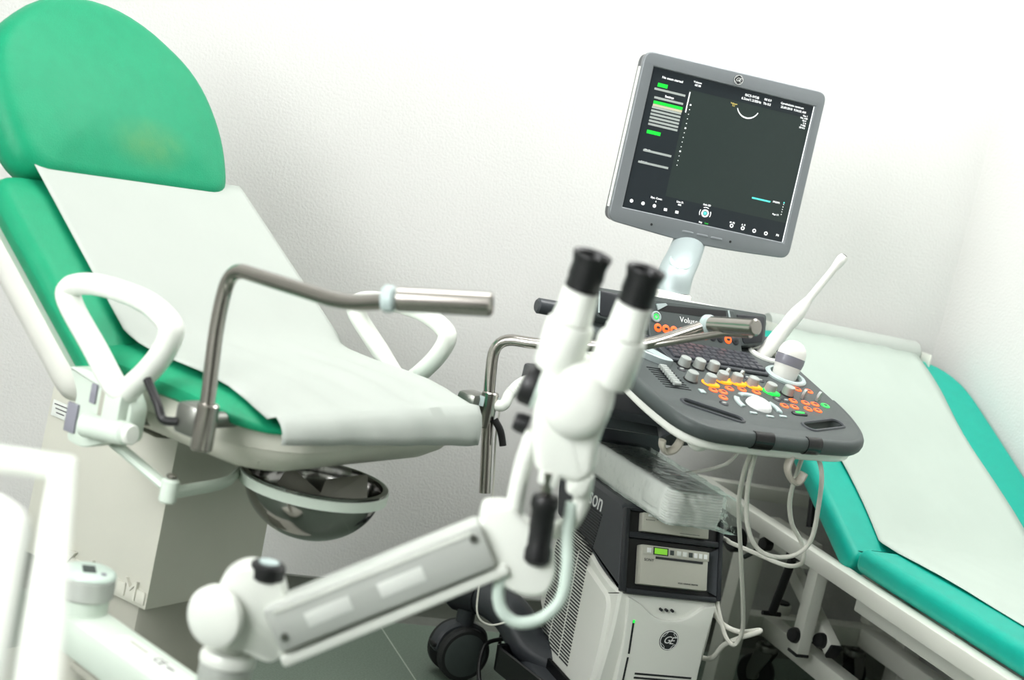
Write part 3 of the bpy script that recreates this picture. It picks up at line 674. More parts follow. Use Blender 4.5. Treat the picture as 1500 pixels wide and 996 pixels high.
# knobs, toggles, buttons
kn = [(.001, .019), (.0085, .0188), (.0105, .0175), (.0115, .004), (.013, .002), (.013, 0)]
def knob_mesh(name, m, flange=None):
    t = bmesh.new(); n = 24
    for z0, z1, r0_, r1_ in ((.002, .0175, .0118, .0105),):
        loft([[((r*(1+.04*(j % 2)))*cos(2*pi*j/n), (r*(1+.04*(j % 2)))*sin(2*pi*j/n), z) for j in range(n)] for r, z in ((r0_, z0), (r1_, z1), (r1_*.85, z1+.0014))], bm=t)
    nf = len(t.faces)
    lathe([(.001, .0022), (.0135, .0022), (.0145, .001), (.0145, 0)], 20, bm=t)
    if flange: slab(roundpoly([(-.015, .006, .008), (-.004, -.016, .004), (.018, -.014, .003), (.015, .006, .008)]), [(0, .0), (0, .0035), (.002, .005)], t)
    t.faces.ensure_lookup_table()
    for f in t.faces[nf:]: f.material_index = 1
    return tomesh(t, name, [m, flange or 'black'], 35)
KG = knob_mesh('knob', 'knob_grey'); KA = knob_mesh('knob', 'knob_grey', 'amber'); KGR = knob_mesh('knob', 'knob_grey', 'led_green')
for x, y, m_ in ((-.093, .137, KG), (-.058, .138, KG), (-.025, .137, KG), (-.113, .074, KG), (-.072, .072, KA), (-.030, .094, KA), (.005, .095, KA), (.042, .091, KA), (.075, .075, KGR), (.119, .075, KG)):
    ob('knob', m_, None, con, K @ T(x, y, 0))
tg = slab(roundpoly([(-.009, 0), (.009, 0), (.011, .010, .004), (.006, .018, .006), (-.006, .018, .006), (-.011, .010, .004)]), [(0, -.0025), (0, .0025)], M=basis((0, 0, 0), V((.8, .6, 0)), (0, 0, 1), V((.6, -.8, 0))))
tgm = tomesh(tg, 'toggle', 'knob_grey')
for x, y in ((-.004, .117), (.030, .117), (.157, .072), (.194, .072)): ob('toggle', tgm, None, con, K @ T(x, y, 0))
def button_mesh(m, r=.0092, icon='print_dark'):
    t = bmesh.new(); lathe([(.001, .002), (r*.8, .0021), (r, .001), (r, 0)], 20, bm=t); n = len(t.faces)
    lathe([(.0005, .0026), (r*.5, .0026), (r*.55, .002)], 12, Mx.Diagonal((1, .6, 1, 1)), t)
    t.faces.ensure_lookup_table()
    for f in t.faces[n:]: f.material_index = 1
    return tomesh(t, 'button', [m, icon])
BO, BG, BB = button_mesh('orange'), button_mesh('led_green'), button_mesh('charcoal_dark', icon='ui_grey')
for x, y in ((-.078, .044), (-.056, .042), (-.029, .062), (.004, .067), (.037, .064), (-.071, .017), (.076, .02), (.117, .049), (.101, .021), (.147, .048), (.135, .021), (.171, .048), (.159, .021), (.168, .108), (.197, .107)): ob('button', BO, None, con, K @ T(x, y, 0))
ob('button', BG, None, con, K @ T(.198, .049, 0))
for x, y in ((-.085, -.008), (.075, .046), (.097, .046), (.055, .127), (.085, .124), (.108, .119), (-.108, .118)): ob('button', BB, None, con, K @ T(x, y, 0))
ob('oval_button', slab(capsule((.082, -.008), (.106, -.006), .007), [(0, 0), (0, .002), (.002, .0035)]), 'charcoal_dark', con)
ob('oval_light', slab(capsule((.086, -.0078), (.102, -.0062), .003), [(0, .003), (0, .0040)]), 'led_green', con)
ob('trackball_ring', lathe([(.001, .0005), (.029, .0015), (.031, 0)], 32), 'disc_grey', con)
ob('trackball', lathe([(.026, .001), (.0245, .0065), (.020, .0115), (.012, .0150), (.0005, .0162)], 32), 'print_white', con)
def arcpad(a0, a1, r0_, r1_):
    n = 8; p = [V((cos(rad(lerp(a0, a1, i/n)))*r1_, sin(rad(lerp(a0, a1, i/n)))*r1_)) for i in range(n+1)]+[V((cos(rad(lerp(a1, a0, i/n)))*r0_, sin(rad(lerp(a1, a0, i/n)))*r0_)) for i in range(n+1)]
    return slab(p, [(0, 0), (0, .0025), (.0015, .004)])
for a in ((55, 115), (145, 195), (-20, 30)): ob('track_pad', arcpad(*a, .038, .049), 'pale_cap', con)
for x, y in ((-.033, -.033), (.003, -.038), (.039, -.030)): ob('bar_button', cbox((x, y, .001), (.016, .006, .003), .001), 'pale_cap', con)
ob('bar_button', cbox((-.112, .03, .001), (.012, .014, .003), .001), 'pale_cap', con)
sm = tomesh(cyl((-.008, 0, .007), (.008, 0, .007), .0042, 12, .001), 'slider', 'knob_grey')
slp = bmesh.new()
for i in range(9): box((-.196, .028+i*.0094, .0001), (-.138, .0295+i*.0094, .0012), bm=slp)
ob('slider_tracks', slp, 'charcoal_dark', con)
for i in range(8): ob('slider', sm, None, con, K @ T(-.163-.0009*i, .102-i*.0097, 0))
ob('gel_holder', slab(roundpoly([(-.125, .122, .01), (-.15, .122, .03), (-.19, .15, .03), (-.205, .20, .02), (-.19, .205, .02), (-.15, .165, .04)], 6), [(0, .0), (0, .012), (.003, .014), (.008, .008)]), 'arm_silver', con)
# probe holders
def holder_ring(x, y, r, sy, m_='body_white'):
    return ob('probe_holder', lathe([(r*.72, -.03), (r, -.03), (r*1.05, .004), (r*.98, .007), (r*.82, .007), (r*.76, 0), (r*.72, -.03)], 32, T(x, y) @ Mx.Diagonal((1, sy, 1, 1)), cap=False), m_, con)
holder_ring(.187, .262, .036, 1); holder_ring(.172, .160, .043, .9, 'pale_cap')
ob('holder_bracket', box((.15, .20, -.03), (.235, .245, -.004), .006), 'body_white', con)
# riser with speakers
RM = K @ basis((0, .247, .0), (1, 0, 0), (0, cos(rad(50)), sin(rad(50))), (0, -sin(rad(50)), cos(rad(50))))
rs = ob('speaker_bar', slab(roundpoly([(-.240, .026, .012), (-.10, .012, .02), (.10, .012, .02), (.180, .028, .012), (.189, .096, .012), (-.238, .088, .012)], 5), [(.004, -.05), (0, -.046), (0, -.006), (.002, -.001), (.006, 0)]), 'panel_grey', US, RM)
ob('button_panel', slab([V(p) for p in ((-.112, -.004), (.119, -.004), (.098, .088), (-.118, .080))], [(0, -.01), (0, .0015), (.0015, .003)]), 'panel_grey', rs)
for p in (((-.229, .030), (-.125, .024), (-.127, .078), (-.226, .081)), ((.122, .022), (.172, .032), (.180, .088), (.106, .083))):
    ob('speaker_grille', slab(roundpoly([(*q, .006) for q in p]), [(0, -.004), (0, .001), (.002, .002)]), 'charcoal_dark', rs)
ob('chrome_strip', tube([(-.231, .034, .002), (-.229, .078, .002)], .002, 6), 'arm_silver', rs)
ob('chrome_strip', tube([(.088, .062, .004), (.083, .086, .004)], .002, 6), 'arm_silver', rs)
ob('disc_slot', slab([V(p) for p in ((-.092, .060), (.02, .063), (.078, .070), (.077, .084), (-.070, .073))], [(0, .0015), (0, .0036)]), 'black', rs)
ob('slot_edge', slab([V(p) for p in ((-.093, .060), (-.07, .0735), (-.075, .0765), (-.097, .072))], [(0, .001), (0, .006)]), 'arm_silver', rs)
ob('lettering', text('Voluson', .0165, T(-.012, .049, .0031), depth=.0002), 'print_white', rs)
pb_ = ob('power_button', lathe([(.001, .0035), (.008, .0038), (.0085, .006), (.011, .0055), (.0115, .002)], 24, T(-.097, .046)), 'arm_silver', rs)
ob('power_symbol', lathe([(.0035, .0045), (.006, .0045)], 16, T(-.097, .046), cap=False), 'led_green', rs)
cols = 'OOOOOOOBBOB'
RB, RBB = button_mesh('orange', .0088, 'print_dark'), button_mesh('charcoal_dark', .0088, 'black')
for i, ch in enumerate(cols): ob('button', RB if ch == 'O' else RBB, None, rs, RM @ T(-.093+i*.0193, .024, .0028))
ob('back_cover', slab(roundpoly([(-.18, .03, .02), (.14, .03, .02), (.165, .104, .02), (.05, .108, .03), (-.08, .106, .03), (-.18, .10, .02)]), rings_round(-.085, -.03, .012, 3)), 'body_white', US, RM)
ob('rear_handle', cyl((1.108, 2.722, .921), (1.70, 2.73, .93), .0165, 20, .004), 'charcoal', US, I4)
ob('handle_bracket', box((1.36, 2.60, .90), (1.46, 2.74, .94), .01), 'charcoal', US, I4)
# monitor arm
ob('arm_base', cyl((1.36, 2.633, .955), (1.36, 2.633, 1.011), .043, 28, .004), 'body_white', US, I4)
mp = smooth_path([(1.36, 2.633, 1.012), (1.36, 2.634, 1.035), (1.368, 2.645, 1.056), (1.392, 2.68, 1.078), (1.425, 2.735, 1.10), (1.455, 2.788, 1.122), (1.474, 2.825, 1.155), (1.475, 2.845, 1.23)], 5)
vw = V((-.45, -.85, .28)).normalized()
def taper(path, fl):
    rg = []
    for i, p in enumerate(path):
        t_ = (path[min(i+1, len(path)-1)]-path[max(i-1, 0)]).normalized(); n_ = (vw-t_*vw.dot(t_)).normalized(); b_ = t_.cross(n_); f = fl(i/(len(path)-1))
        rg.append([p+b_*f[0]*cos(a)+n_*f[1]*sin(a) for a in [2*pi*j/24 for j in range(24)]])
    return loft(rg)
ma = ob('monitor_arm', taper(mp, lambda t: (.038-.004*t, max(.022, .037-.06*t))), 'arm_silver', US, I4)
ip = [p+vw*.0225 for p in mp[9:31]]
ob('arm_inlay', taper(ip, lambda t: (.0255*sqrt(max(.04, 1-(2*t-1)**6)), .0035)), 'pale_cap', ma, I4)
# monitor: x across, y up, z towards the viewer
mn = V((-.135, -.990, .031)).normalized(); mx_ = V((cos(rad(-7.774)), sin(rad(-7.774)), 0)); my = mn.cross(mx_)
MO = basis((1.455, 2.748, 1.307), mx_, my, mn)
moo = roundpoly([(-.213, .1795, .022), (.2075, .1845, .022), (.2075, -.183, .022), (.0, -.197, .3), (-.2145, -.183, .022)], 6)
hole = [V(p) for p in ((-.188, -.1505), (.188, -.1505), (.188, .1505), (-.188, .1505))]
mon = ob('monitor', plate2d(moo, [hole], -.010, .008, .003), 'bezel_grey', US, MO)
ob('rear_case', slab(moo, [(.05, -.075), (.03, -.07), (.006, -.04), (.002, -.034), (.002, -.0105)]), 'bezel_dark', mon)
ob('side_strip', tube([(-.2145, -.155, -.006), (-.2135, .145, -.006)], .004, 8), 'enamel', mon)
ob('swivel_mount', cyl((.02, -.03, -.074), (.02, -.03, -.10), .045, 24, .004), 'arm_silver', mon)
sc = ob('screen', box((-.188, -.1505, -.008), (.188, .1505, .001)), 'screen', mon)
def ui(bm, x0, y0, x1, y1, z=.0012): return box((x0, y0, .001), (x1, y1, z), bm=bm)
t = bmesh.new(); ui(t, -.188, -.15, -.0985, .15, .0012); ui(t, -.0985, -.15, .188, -.108, .0012); ui(t, -.0985, .122, .188, .15, .0012)
ob('side_menu', t, 'screen_panel', mon)
for x0, x1, yc in ((-.1745, -.1042, .107), (-.1691, -.105, -.0235), (-.1744, -.106, -.0495), (-.1706, -.105, .0892))+tuple((-.171, -.1045, .0685-i*.0072) for i in range(6)):
    ob('menu_bar', ui(bmesh.new(), x0, yc-.0022, x1, yc+.0022, .0015), 'ui_grey', mon)
for q_ in ((-.1694, .1125, -.147, .1205), (-.170, .0765, -.104, .0825), (-.1704, .0125, -.1393, .0200)): ob('menu_highlight', ui(bmesh.new(), *q_, .0015), 'ui_green', mon)
g = bmesh.new(); ui(g, -.170, .071, -.104, .0758, .0016); ob('menu_selection', g, 'ui_tan', mon)
g = bmesh.new()
ui(g, -.0968, .0734, -.0946, .1173, .0015); ui(g, .1862, -.150, .188, .150, .0016)
for i in range(14): s_ = .0016 if i % 5 == 0 else .0008; y_ = .0912-i*.01; ui(g, -.0882-s_, y_-s_, -.0882+s_, y_+s_, .0015)
n = 22
for i in range(n):   # ultrasound arc
    a0, a1 = rad(200+140*i/n), rad(200+140*(i+1)/n); cx, cy = .0405, .117; q = .5+.5*sin(pi*i/n)
    ra, rb = .0262, .0262-.0028*q
    loft([[(cx+cos(a)*r, cy+sin(a)*r, z) for a, r in ((a0, ra), (a1, ra), (a1, rb), (a0, rb))] for z in (.001, .0015)], bm=g)
for x in (-.1698, -.1436, -.1175): lathe([(.0005, .0018), (.0035, .0015), (.004, .001)], 14, T(x, -.1337), g)
for x in (-.0915, -.0653): ui(g, x-.0035, -.139, x+.0035, -.1335, .0015)
for r, w_ in ((.0085, .0032),): lathe([(r-w_, .0010), (r-w_, .0015), (r, .0015), (r, .001)], 28, T(-.0021, -.1255), g, cap=False)
for a in ((60, 120), (150, 210), (-30, 30)):
    merge(g, arcpad(*a, .0115, .0142), T(-.0021, -.1255, .0) @ Mx.Diagonal((1, 1, .38, 1)))
for x in (.0634, .0897, .117, .1448): lathe([(.0022, .001), (.0022, .0015), (.0042, .0015), (.0042, .001)], 16, T(x, -.1392), g, cap=False)
for i in range(5): ui(g, .1690, -.0705-i*.0055, .1705, -.0690-i*.0055, .0015)
for s, x, y, h in (('No exam started', -.1395, .1337, .0068), ('Settings', -.1378, .0962, .0064), ('High', -.161, .0895, .005), ('Harmonics', -.158, .0735, .005), ('Gray', -.163, .0688, .0048), ('Dynamic', -.160, .0615, .0048), ('Noise', -.162, .054, .0048), ('Penetration', -.156, .047, .0048), ('Default', -.160, .0395, .0048),
    ('2D', -.166, .107, .005), ('3D/4D', -.160, -.0225, .005), ('Util. Menu', -.158, -.0485, .005), ('Dyn. Contr.', -.1163, -.117, .0055), ('6', -.1163, -.124, .005), ('Line D.', -.0628, -.114, .0055), ('M/S', -.0628, -.120, .005), ('Gain 2D', -.0021, -.1075, .0052), ('Img', -.008, -.146, .005),
    ('Voluson', -.0835, .1405, .0055), ('GE E8', -.082, .134, .0055), ('RIC5-9/OB', .0428, .1393, .0072), ('6.5cm/1.2/35Hz', .0431, .1311, .0072), ('MI 0.9', .0801, .1400, .0066), ('TIs 0.2', .0799, .1311, .0066), ('Gynekologie centrum', .1375, .1408, .0062), ('25.09.2018  9:24:32 AM', .142, .1328, .0062),
    ('Gyn 1', .1725, .1257, .0045), ('Har. 6.00', .1705, .1205, .0045), ('Gn 0', .1725, .1153, .0045), ('C 8', .174, .1101, .0045), ('P 90%', .1722, .1049, .0045), ('SRI II 3', .171, .0997, .0045), ('392/392', .152, -.0687, .005), ('Page 1/1', .157, -.0949, .0045), ('M  P2', .0634, -.1325, .005), ('A  B', .0897, -.1318, .005), ('F4', .1722, -.138, .007)):
    merge(g, text(s, h, T(x, y, .0013), depth=.0001, bold=.00012))
ob('screen_text', g, 'ui_white', mon, kind='stuff')
g = bmesh.new(); merge(g, text('Voluson', .0045, T(.0063, .1155, .0013), depth=.0001)); merge(g, text('5.0', .0045, T(.0063, .1112, .0013), depth=.0001)); ob('marker_text', g, 'ui_yellow', mon)
g = bmesh.new(); ui(g, .0949, -.0722, .1382, -.0688, .0016); lathe([(.0005, .0016), (.0035, .0014), (.004, .001)], 14, T(-.0021, -.1255), g); lathe([(.0005, .0016), (.0018, .0014)], 10, T(.170, -.066), g)
ob('progress_bar', g, 'ui_teal', mon)
g = bmesh.new(); merge(g, text('Live', .005, T(.006, -.146, .0013), depth=.0001)); ob('mode_text', g, 'ui_green', mon)
logo(MO @ T(.0019, .1655, .0082), .0108, mon)
for x in (-.0335, 0, .0332): ob('monitor_button', slab(capsule((x-.0105, -.1737), (x+.0105, -.1733), .0028), [(0, .006), (0, .009), (.001, .0098)]), 'bezel_grey', mon)
for x in (-.117, .066): ob('monitor_dot', cyl((x, -.1735, .006), (x, -.1735, .0086), .0028, 12), 'print_dark', mon)
# ================================================================ probes in the holders
PR = basis((1.559, 2.551, .926), V((.92, .0, -.39)), V((0, 1, 0)), V((.39, 0, .92)))
pa = V((.118, -.016, .228)).normalized(); AX = axis((1.559, 2.553, .920), pa)
tv = empty('endocavity_probe', AX, 'long slender white probe standing in the rear holder of the console', 'ultrasound probe')
ob('handle', lathe([(.010, -.055), (.0155, -.04), (.0165, .0), (.0165, .05), (.0155, .085), (.0165, .09), (.0165, .105), (.0155, .118), (.0125, .135)], 24), 'probe_white', tv)
ob('shaft', lathe([(.0125, .1352), (.0085, .155), (.0078, .20), (.008, .235), (.0105, .252), (.0108, .262), (.0088, .270)], 20), 'probe_white', tv)
ob('tip_window', lathe([(.006, .2702), (.0055, .272), (.0005, .2728)], 16), 'print_dark', tv)
CX = axis((1.557, 2.4515, .895), V((.16, .05, 1)))
cv = empty('curved_probe', CX, 'short white curved probe with grey band in the front holder of the console', 'ultrasound probe')
def ell(prof): return loft([[(rx*cos(2*pi*j/28), ry*sin(2*pi*j/28), z) for j in range(28)] for rx, ry, z in prof])
ob('body', ell([(.014, .012, -.055), (.022, .018, -.03), (.026, .021, -.005), (.0275, .0225, .02), (.029, .0235, .027)]), 'probe_white', cv)
ob('grey_band', ell([(.0292, .0237, .0272), (.031, .0255, .036), (.031, .0257, .047)]), 'probe_grey', cv)
ob('dome', ell([(.0305, .0253, .0472), (.0295, .0245, .058), (.025, .021, .068), (.017, .0145, .0755), (.008, .007, .079), (.0005, .0005, .080)]), 'probe_white', cv)
# ================================================================ cables
def cable(name, pts, r, label, m_='cable_white'):
    return ob(name, tube(smooth_path(pts, 6), r, 10), m_, None, I4, label=label, cat='cable')
cable('probe_cable', [(1.40, 2.30, .80), (1.391, 2.235, .793), (1.405, 2.264, .733), (1.437, 2.31, .67), (1.464, 2.336, .624), (1.537, 2.401, .511), (1.602, 2.458, .407), (1.636, 2.492, .346), (1.636, 2.508, .308), (1.62, 2.527, .321), (1.602, 2.551, .372), (1.60, 2.579, .403), (1.605, 2.68, .42)], .0045, 'white cable hanging longest from the console, looping down beside the cabinet')
cable('probe_cable', [(1.42, 2.27, .81), (1.399, 2.232, .795), (1.416, 2.259, .723), (1.441, 2.285, .664), (1.462, 2.292, .617), (1.496, 2.296, .58), (1.534, 2.29, .57), (1.571, 2.278, .583), (1.588, 2.266, .619), (1.567, 2.24, .694), (1.538, 2.217, .765), (1.525, 2.25, .81)], .0045, 'white cable making a wide U loop in front of the turquoise couch')
cable('probe_cable', [(1.48, 2.23, .815), (1.479, 2.203, .796), (1.497, 2.232, .755), (1.526, 2.277, .691), (1.559, 2.301, .639), (1.597, 2.314, .604), (1.614, 2.315, .578), (1.622, 2.329, .551), (1.611, 2.364, .535), (1.585, 2.428, .533), (1.567, 2.51, .528), (1.609, 2.59, .511), (1.625, 2.66, .50)], .0045, 'white cable dropping from the right hook and curving back to the machine')
cable('mains_cable', [(1.63, 2.72, .22), (1.631, 2.588, .242), (1.632, 2.541, .294), (1.645, 2.506, .326), (1.661, 2.48, .348), (1.672, 2.484, .354), (1.644, 2.517, .335), (1.616, 2.553, .341), (1.612, 2.60, .366), (1.615, 2.68, .37)], .0055, 'white cable coiled beside the lower right edge of the machine', 'cable_white')
cable('thin_cable', [(1.455, 2.70, .60), (1.60, 2.66, .66), (1.62, 2.65, .74), (1.60, 2.62, .78)], .004, 'white cable slanting up behind the towel pack to the console')
cable('black_cable', [(1.33, 2.70, .04), (1.27, 2.78, .03), (1.235, 2.86, .035), (1.25, 2.92, .10), (1.30, 2.93, .12)], .005, 'black power cord looping behind the front of the machine base', 'black')
cable('black_cable', [(1.345, 3.05, .03), (1.335, 3.03, .14), (1.345, 3.0, .26), (1.40, 2.95, .33)], .0045, 'thin black lead rising behind the rear wheel arm of the machine', 'black')
# ================================================================ pack of paper towels in film
TP = frame((1.455, 2.695, .555), 1.5)
tp = empty('paper_towel_pack', TP, 'stack of white paper towels in clear film lying on the machine', 'towel pack')
for i in range(12):
    z = i*.0058; d = .003*math.exp(-((i-5.5)/6)**2)
    ob('towel_layer', slab(roundpoly([(-.064-d+.001*random.random(), -.195-d, .012), (.063+d, -.193-d*2-.001*random.random(), .012), (.062, .185, .012), (-.063, .185, .012)], 4), [(.0015, z), (0, z+.0015), (0, z+.0043), (.0015, z+.0056)]), 'towel', tp)
ob('paper_sleeve', slab(roundpoly([(-.0672, -.178, .012), (.0665, -.178, .012), (.0655, .188, .012), (-.0672, .188, .012)]), rings_round(.0002, .0715, .008, 3)), 'towel', tp)
bm = bmesh.new(); bmesh.ops.create_cube(bm, size=1); bmesh.ops.subdivide_edges(bm, edges=bm.edges[:], cuts=13, use_grid_fill=True)
random.seed(11)
for v in bm.verts:
    c = v.co.copy(); x, y, z = c
    r_ = 1-.06*(abs(2*z)**4)-.05*(abs(2*x)**6)*(abs(2*y)**6)
    fx = x*.152*r_; fy = y*(.412) + (-.010*(1-4*z*z) if y < -.4 else 0); fz = .036+z*.083*(1-.06*abs(2*y)**4)
    k = .0035; fx += random.uniform(-k, k)*.6; fy += random.uniform(-k, k); fz += random.uniform(-k, k)*.5
    if y < -.45 and x > .3: fx += .020*(x-.3)/.2; fy -= .015; fz -= .006
    if fz < .0008: fz = .0008
    v.co = (fx, fy-.004, fz)
ob('film_wrap', bm, 'film', tp, None, 25, kind=None)
ob('printed_mark', box((.005, -.06, .0714), (.03, -.055, .0719)), 'red_print', tp)
ob('printed_mark', box((-.03, -.02, .0714), (-.012, -.014, .0719)), 'disc_grey', tp)

# ================================================================ colposcope on its swing arm (foreground)
CO = empty('colposcope', frame((.222, 1.882, 0)), 'white binocular colposcope with black eyecups on a white swing arm', 'colposcope')
cz = .549
ob('pillar', cyl((.222, 1.882, .08), (.222, 1.882, .50), .0315, 28, .002), 'cream', CO, I4)
cp = ob('pillar_cap', cyl((.222, 1.882, .512), (.222, 1.882, .543), .0375, 32, .003), 'enamel_grey', CO, I4)
ob('cap_top', lathe([(.0375, .543), (.036, .5465), (.032, .549), (.0005, .5495)], 32, T(.222, 1.882)), 'cable_green', cp, I4)
ob('cap_display', cbox((.222, 1.882, .5498), (.017, .026, .001)), 'disc_grey', cp, I4)
ob('cap_dot', cyl((.240, 1.866, .549), (.240, 1.866, .5504), .004, 12), 'probe_grey', cp, I4)
ob('pillar_neck', cyl((.222, 1.882, .49), (.222, 1.882, .5118), .034, 28, .001), 'greenish_white', CO, I4)
a0, a1 = V((.222, 1.882, .468)), V((.372, 1.592, .468)); d_ = (a1-a0).normalized()
ob('swing_arm', bar(a0-d_*.036, a1+d_*.036, .052, .070, (0, 0, 1), .012), 'greenish_white', CO, I4)
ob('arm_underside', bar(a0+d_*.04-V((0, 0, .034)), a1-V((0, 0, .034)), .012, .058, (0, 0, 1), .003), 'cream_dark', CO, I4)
st_ = ob('type_label', cbox((0, 0, .0003), (.022, .15, .0008), .0002, M=basis((.303, 1.730, .4942), V((d_.y, -d_.x, 0)), V((d_.x, d_.y, 0)), (0, 0, 1))), 'sticker', CO, I4)
LMt = basis((.303, 1.730, .4950), V((-d_.x, -d_.y, 0))*-1, V((-d_.y, d_.x, 0)), (0, 0, 1))
ob('label_print', merge(text('CE', .018, LMt @ T(.012, 0, 0)), text('0434', .008, LMt @ T(.036, 0, 0))), 'print_dark', st_, I4)
ob('label_print', cbox((-.035, 0, 0), (.04, .004, .0004), M=LMt), 'cream_dark', st_, I4)
ob('collar', cyl((.362, 1.585, .486), (.362, 1.585, .557), .031, 28, .003), 'enamel_grey', CO, I4)
ob('collar_top', lathe([(.033, .557), (.033, .564), (.029, .570), (.018, .572)], 28, T(.362, 1.585)), 'enamel', CO, I4)
ob('riser_neck', cyl((.362, 1.585, .572), (.362, 1.585, .60), .018, 20), 'enamel', CO, I4)
# spring arm joint
ja = V((.215, -.064, 0)).normalized(); up = V((0, 0, 1))
ob('joint_block', slab(roundpoly([(-.030, -.042, .02), (.045, -.060, .012), (.06, -.045, .012), (.055, .0, .02), (.035, .045, .015), (-.005, .052, .03), (-.032, .03, .02)]), rings_round(-.026, .026, .005, 2), M=basis((.367, 1.582, .632), ja, up, -ja.cross(up)*-1)), 'enamel', CO, I4)
fd = ja.cross(up)
ob('joint_disc', lathe([(.0005, .008), (.03, .0075), (.036, .004), (.037, -.004)], 32, axis(V((.342, 1.588, .618))+fd*.026-ja*.002, fd-ja*.55)), 'enamel', CO, I4)
kb_ = ob('tension_knob', cyl((.383, 1.566, .668), (.383, 1.566, .688), .0205, 24, .003), 'black', CO, I4)
ob('knob_cap', cyl((.383, 1.566, .688), (.383, 1.566, .6895), .012, 16), 'pale_cap', kb_, I4)
ob('knob_stem', cyl((.383, 1.566, .64), (.383, 1.566, .6678), .0135, 18), 'enamel', CO, I4)
s0, s1 = V((.400, 1.553, .617)), V((.611, 1.489, .768)); sd = (s1-s0).normalized()
sa = ob('spring_arm', bar(s0, s1, .056, .046, (0, 0, 1), .006), 'enamel_grey', CO, I4)
su = (up-sd*up.dot(sd)).normalized(); sn = sd.cross(su)
if sn.dot(V((0, -1, 0))) < 0: sn = -sn
for q, dz in ((.012, -.01), ((s1-s0).length-.012, .014)): ob('screw', cyl(s0+sd*q+su*dz+sn*.022, s0+sd*q+su*dz+sn*.026, .0045, 12), 'zinc', sa, I4)
ob('highlight_rib', bar(s0+sd*.012+su*.021+sn*.0228, s1-sd*.012+su*.021+sn*.0228, .003, .002, su), 'enamel', sa, I4)
for q in (.07, .16): ob('worn_label', cbox((0, 0, 0), (.055, .018, .0008), .0002, M=basis(s0+sd*q+sn*.0233-su*.002, sd, su, sd.cross(su))), 'sticker', sa, I4)
ob('tie_rod', bar(s0-su*.041-sd*.006, s1-su*.038+sd*.01, .014, .03, (0, 0, 1), .004), 'enamel', CO, I4)
# end block
ebk = V((.652, 1.474, .772))-fd*.022
ob('end_block', slab(roundpoly([(-.056, .034, .008), (-.026, .042, .012), (.0, .024, .015), (.034, .006, .02), (.045, -.03, .02), (.038, -.056, .014), (.01, -.062, .014), (-.044, -.043, .01), (-.058, -.02, .006)], 6), rings_round(-.026, .026, .006, 3), M=basis(ebk, ja, up, ja.cross(up))), 'enamel', CO, I4)
ob('screw', cyl(ebk+fd*.025+ja*.014-up*.012, ebk+fd*.029+ja*.014-up*.012, .005, 12), 'zinc', CO, I4)
# optical head: x across the eyepieces, y along the tubes, z towards the viewer
HM = basis((.668, 1.461, .973), V((.9236, -.3747, -.0823)), V((.0033, -.2068, .9784)), V((-.3836, -.9039, -.1898)))
def hl(prof, x, y, z=0, n=28): return lathe(prof, n, basis((x, y, z), (1, 0, 0), (0, 0, -1), (0, 1, 0)))
hd = ob('head_body', slab(roundpoly([(-.045, .028, .012), (.030, .030, .012), (.044, .0, .02), (.040, -.055, .03), (.048, -.095, .02), (.034, -.112, .012), (-.018, -.112, .012), (-.036, -.07, .03), (-.046, -.01, .02)], 6), rings_round(-.032, .030, .012, 4)), 'enamel', CO, HM)
ob('front_dome', lathe([(.039, .0), (.037, .010), (.030, .017), (.018, .021), (.0005, .022)], 32, T(.003, -.018, .028)), 'enamel', hd)
ob('dome_screw', cyl((.006, .012, .040), (.006, .012, .0415), .003, 12), 'zinc', hd)
for s, x, dy in ((-1, -.031, 0), (1, .030, .002)):
    ob('prism_housing', hl([(.012, .008), (.024, .008), (.027, .012), (.028, .060), (.026, .066), (.015, .067)], x, dy, .004), 'enamel', hd)
    ob('eyepiece_tube', hl([(.015, .0672), (.0225, .068), (.0225, .076), (.0215, .078), (.0205, .104), (.017, .106)], x, dy, .004), 'enamel', hd)
    ob('eyecup', hl([(.014, .1062), (.0200, .107), (.0195, .118), (.0205, .121), (.0195, .135), (.0225, .147), (.0215, .149), (.017, .147), (.012, .135), (.001, .134)], x, dy, .004), 'black', hd)
ob('focus_knob', lathe([(.001, .012), (.020, .011), (.024, .006), (.024, -.006)], 24, axis((-.052, -.021, .0), (-1, .1, 0)) @ Mx.Diagonal((1, 1, 1, 1))), 'black', hd)
ob('knob_ring', cyl((-.042, -.021, 0), (-.0465, -.0208, 0), .026, 24, .001), 'cable_green', hd)
ob('filter_knob', lathe([(.001, .012), (.010, .011), (.012, .004), (.012, -.006)], 18, axis((-.047, -.069, .0), (-1, .05, 0))), 'black', hd)
ob('lower_housing', slab(roundpoly([(-.014, -.100, .008), (.012, -.100, .008), (.012, -.124, .006), (-.012, -.124, .006)]), rings_round(-.008, .030, .005, 2)), 'enamel', hd)
ob('lower_housing', slab(roundpoly([(.016, -.100, .008), (.048, -.096, .010), (.046, -.126, .010), (.024, -.128, .008)]), rings_round(-.02, .026, .006, 2)), 'enamel', hd)
ob('handle_loop', tube(smooth_path([(-.032, -.07, .014), (-.033, -.105, .016), (-.030, -.145, .016), (-.025, -.172, .014), (-.015, -.192, .006), (.004, -.204, -.010)], 6), .0105, 14), 'enamel', hd)
ob('handle_loop', tube(smooth_path([(.040, -.105, .004), (.045, -.135, .002), (.045, -.155, .0), (.040, -.174, -.002), (.026, -.192, -.010), (.008, -.204, -.014)], 6), .0105, 14), 'enamel', hd)
ob('chrome_rod', cyl((-.003, -.105, .026), (.0035, -.140, .022), .0065, 14), 'chrome', hd)
ob('grip', lathe([(.006, .0), (.0145, .001), (.016, .004), (.0165, .014), (.0145, .018), (.0145, .060), (.0165, .066), (.0165, .078), (.012, .083), (.0005, .084)], 24, axis((.003, -.136, .022), (.16, -.98, .14))), 'black', hd)
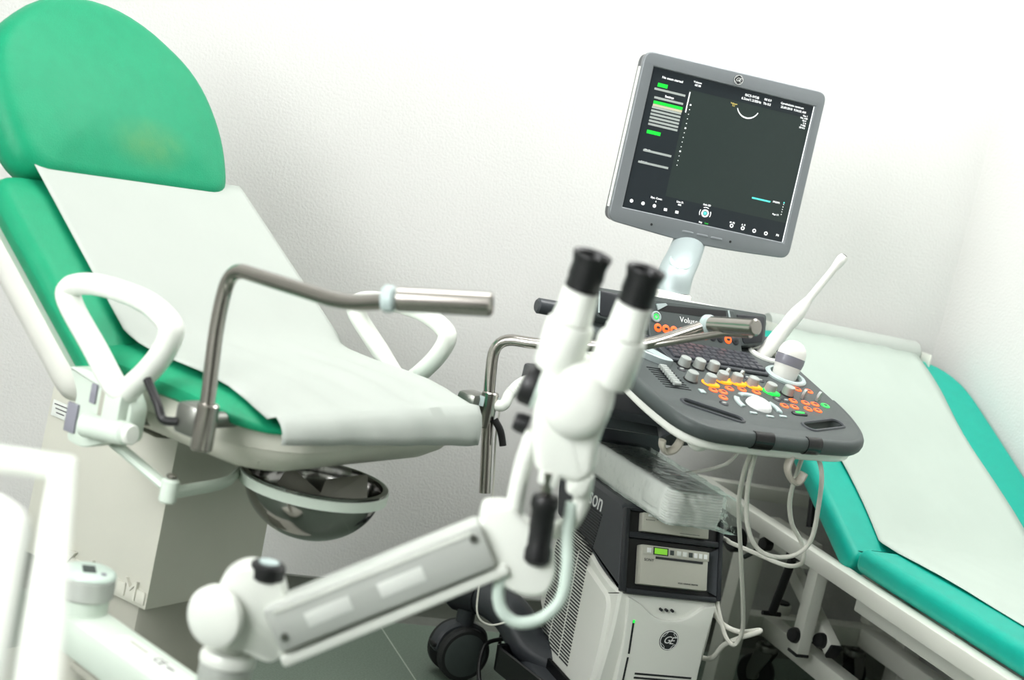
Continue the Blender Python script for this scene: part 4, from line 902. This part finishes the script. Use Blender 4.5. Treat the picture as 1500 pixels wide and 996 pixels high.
ob('light_guide', tube(smooth_path([(.640, 1.480, .735), (.636, 1.482, .713), (.644, 1.476, .689), (.664, 1.467, .68), (.689, 1.459, .692), (.705, 1.456, .719), (.705, 1.460, .755), (.70, 1.469, .791), (.698, 1.472, .83)], 7), .0075, 12), 'cable_green', CO, I4)
# base on the floor
ob('stand_base', slab(roundpoly([(.08, 1.70, .1), (.38, 1.70, .1), (.38, 2.02, .1), (.08, 2.02, .1)]), rings_round(.05, .085, .01, 2)), 'cream', CO, I4)
for x, y in ((.12, 1.74), (.34, 1.74), (.12, 1.98), (.34, 1.98)): ob('stand_wheel', lathe([(.01, -.012), (.024, -.012), (.026, 0), (.024, .012), (.01, .012)], 18, axis((x, y, .026), (1, .2, 0))), 'rubber', CO, I4)

# ================================================================ white trolley at the lower left edge
TR = empty('instrument_trolley', frame((-.137, 1.235, 0), -4), 'white tubular trolley cut off by the left edge', 'trolley')
post = tomesh(box((-.011, -.011, .02), (.011, .011, .842), .004), 'post', 'enamel')
for x in (-.23, .245):
    for y in (-.47, .045): ob('post', post, None, TR, WM[TR.name] @ T(x, y))
for y in (-.47, .045): ob('top_rail', box((-.24, y-.011, .842), (.256, y+.011, .864), .005), 'enamel', TR)
for x in (-.23, .245): ob('side_rail', box((x-.011, -.458, .842), (x+.011, .033, .864), .004), 'enamel', TR)
for z in (.30, .60): ob('shelf', box((-.219, -.458, z), (.234, .033, z+.012), .003), 'enamel', TR)
ob('lock_screw', cyl((.254, .045, .772), (.262, .045, .772), .006, 12, .001), 'disc_grey', TR)
for x in (-.23, .245):
    for y in (-.47, .045): ob('wheel', lathe([(.005, -.007), (.018, -.007), (.019, 0), (.018, .007), (.005, .007)], 16, axis((x, y, .019), (1, 0, 0))), 'rubber', TR)
bx = ob('towel_bundle', slab(roundpoly([(-.20, -.44, .02), (.229, -.44, .01), (.229, -.03, .01), (.20, .02, .03), (-.20, .02, .02)]), rings_round(.613, .838, .02, 3)), 'linen', None, WM[TR.name], label='white folded linen bundle on the trolley shelf at the left edge', cat='linen')
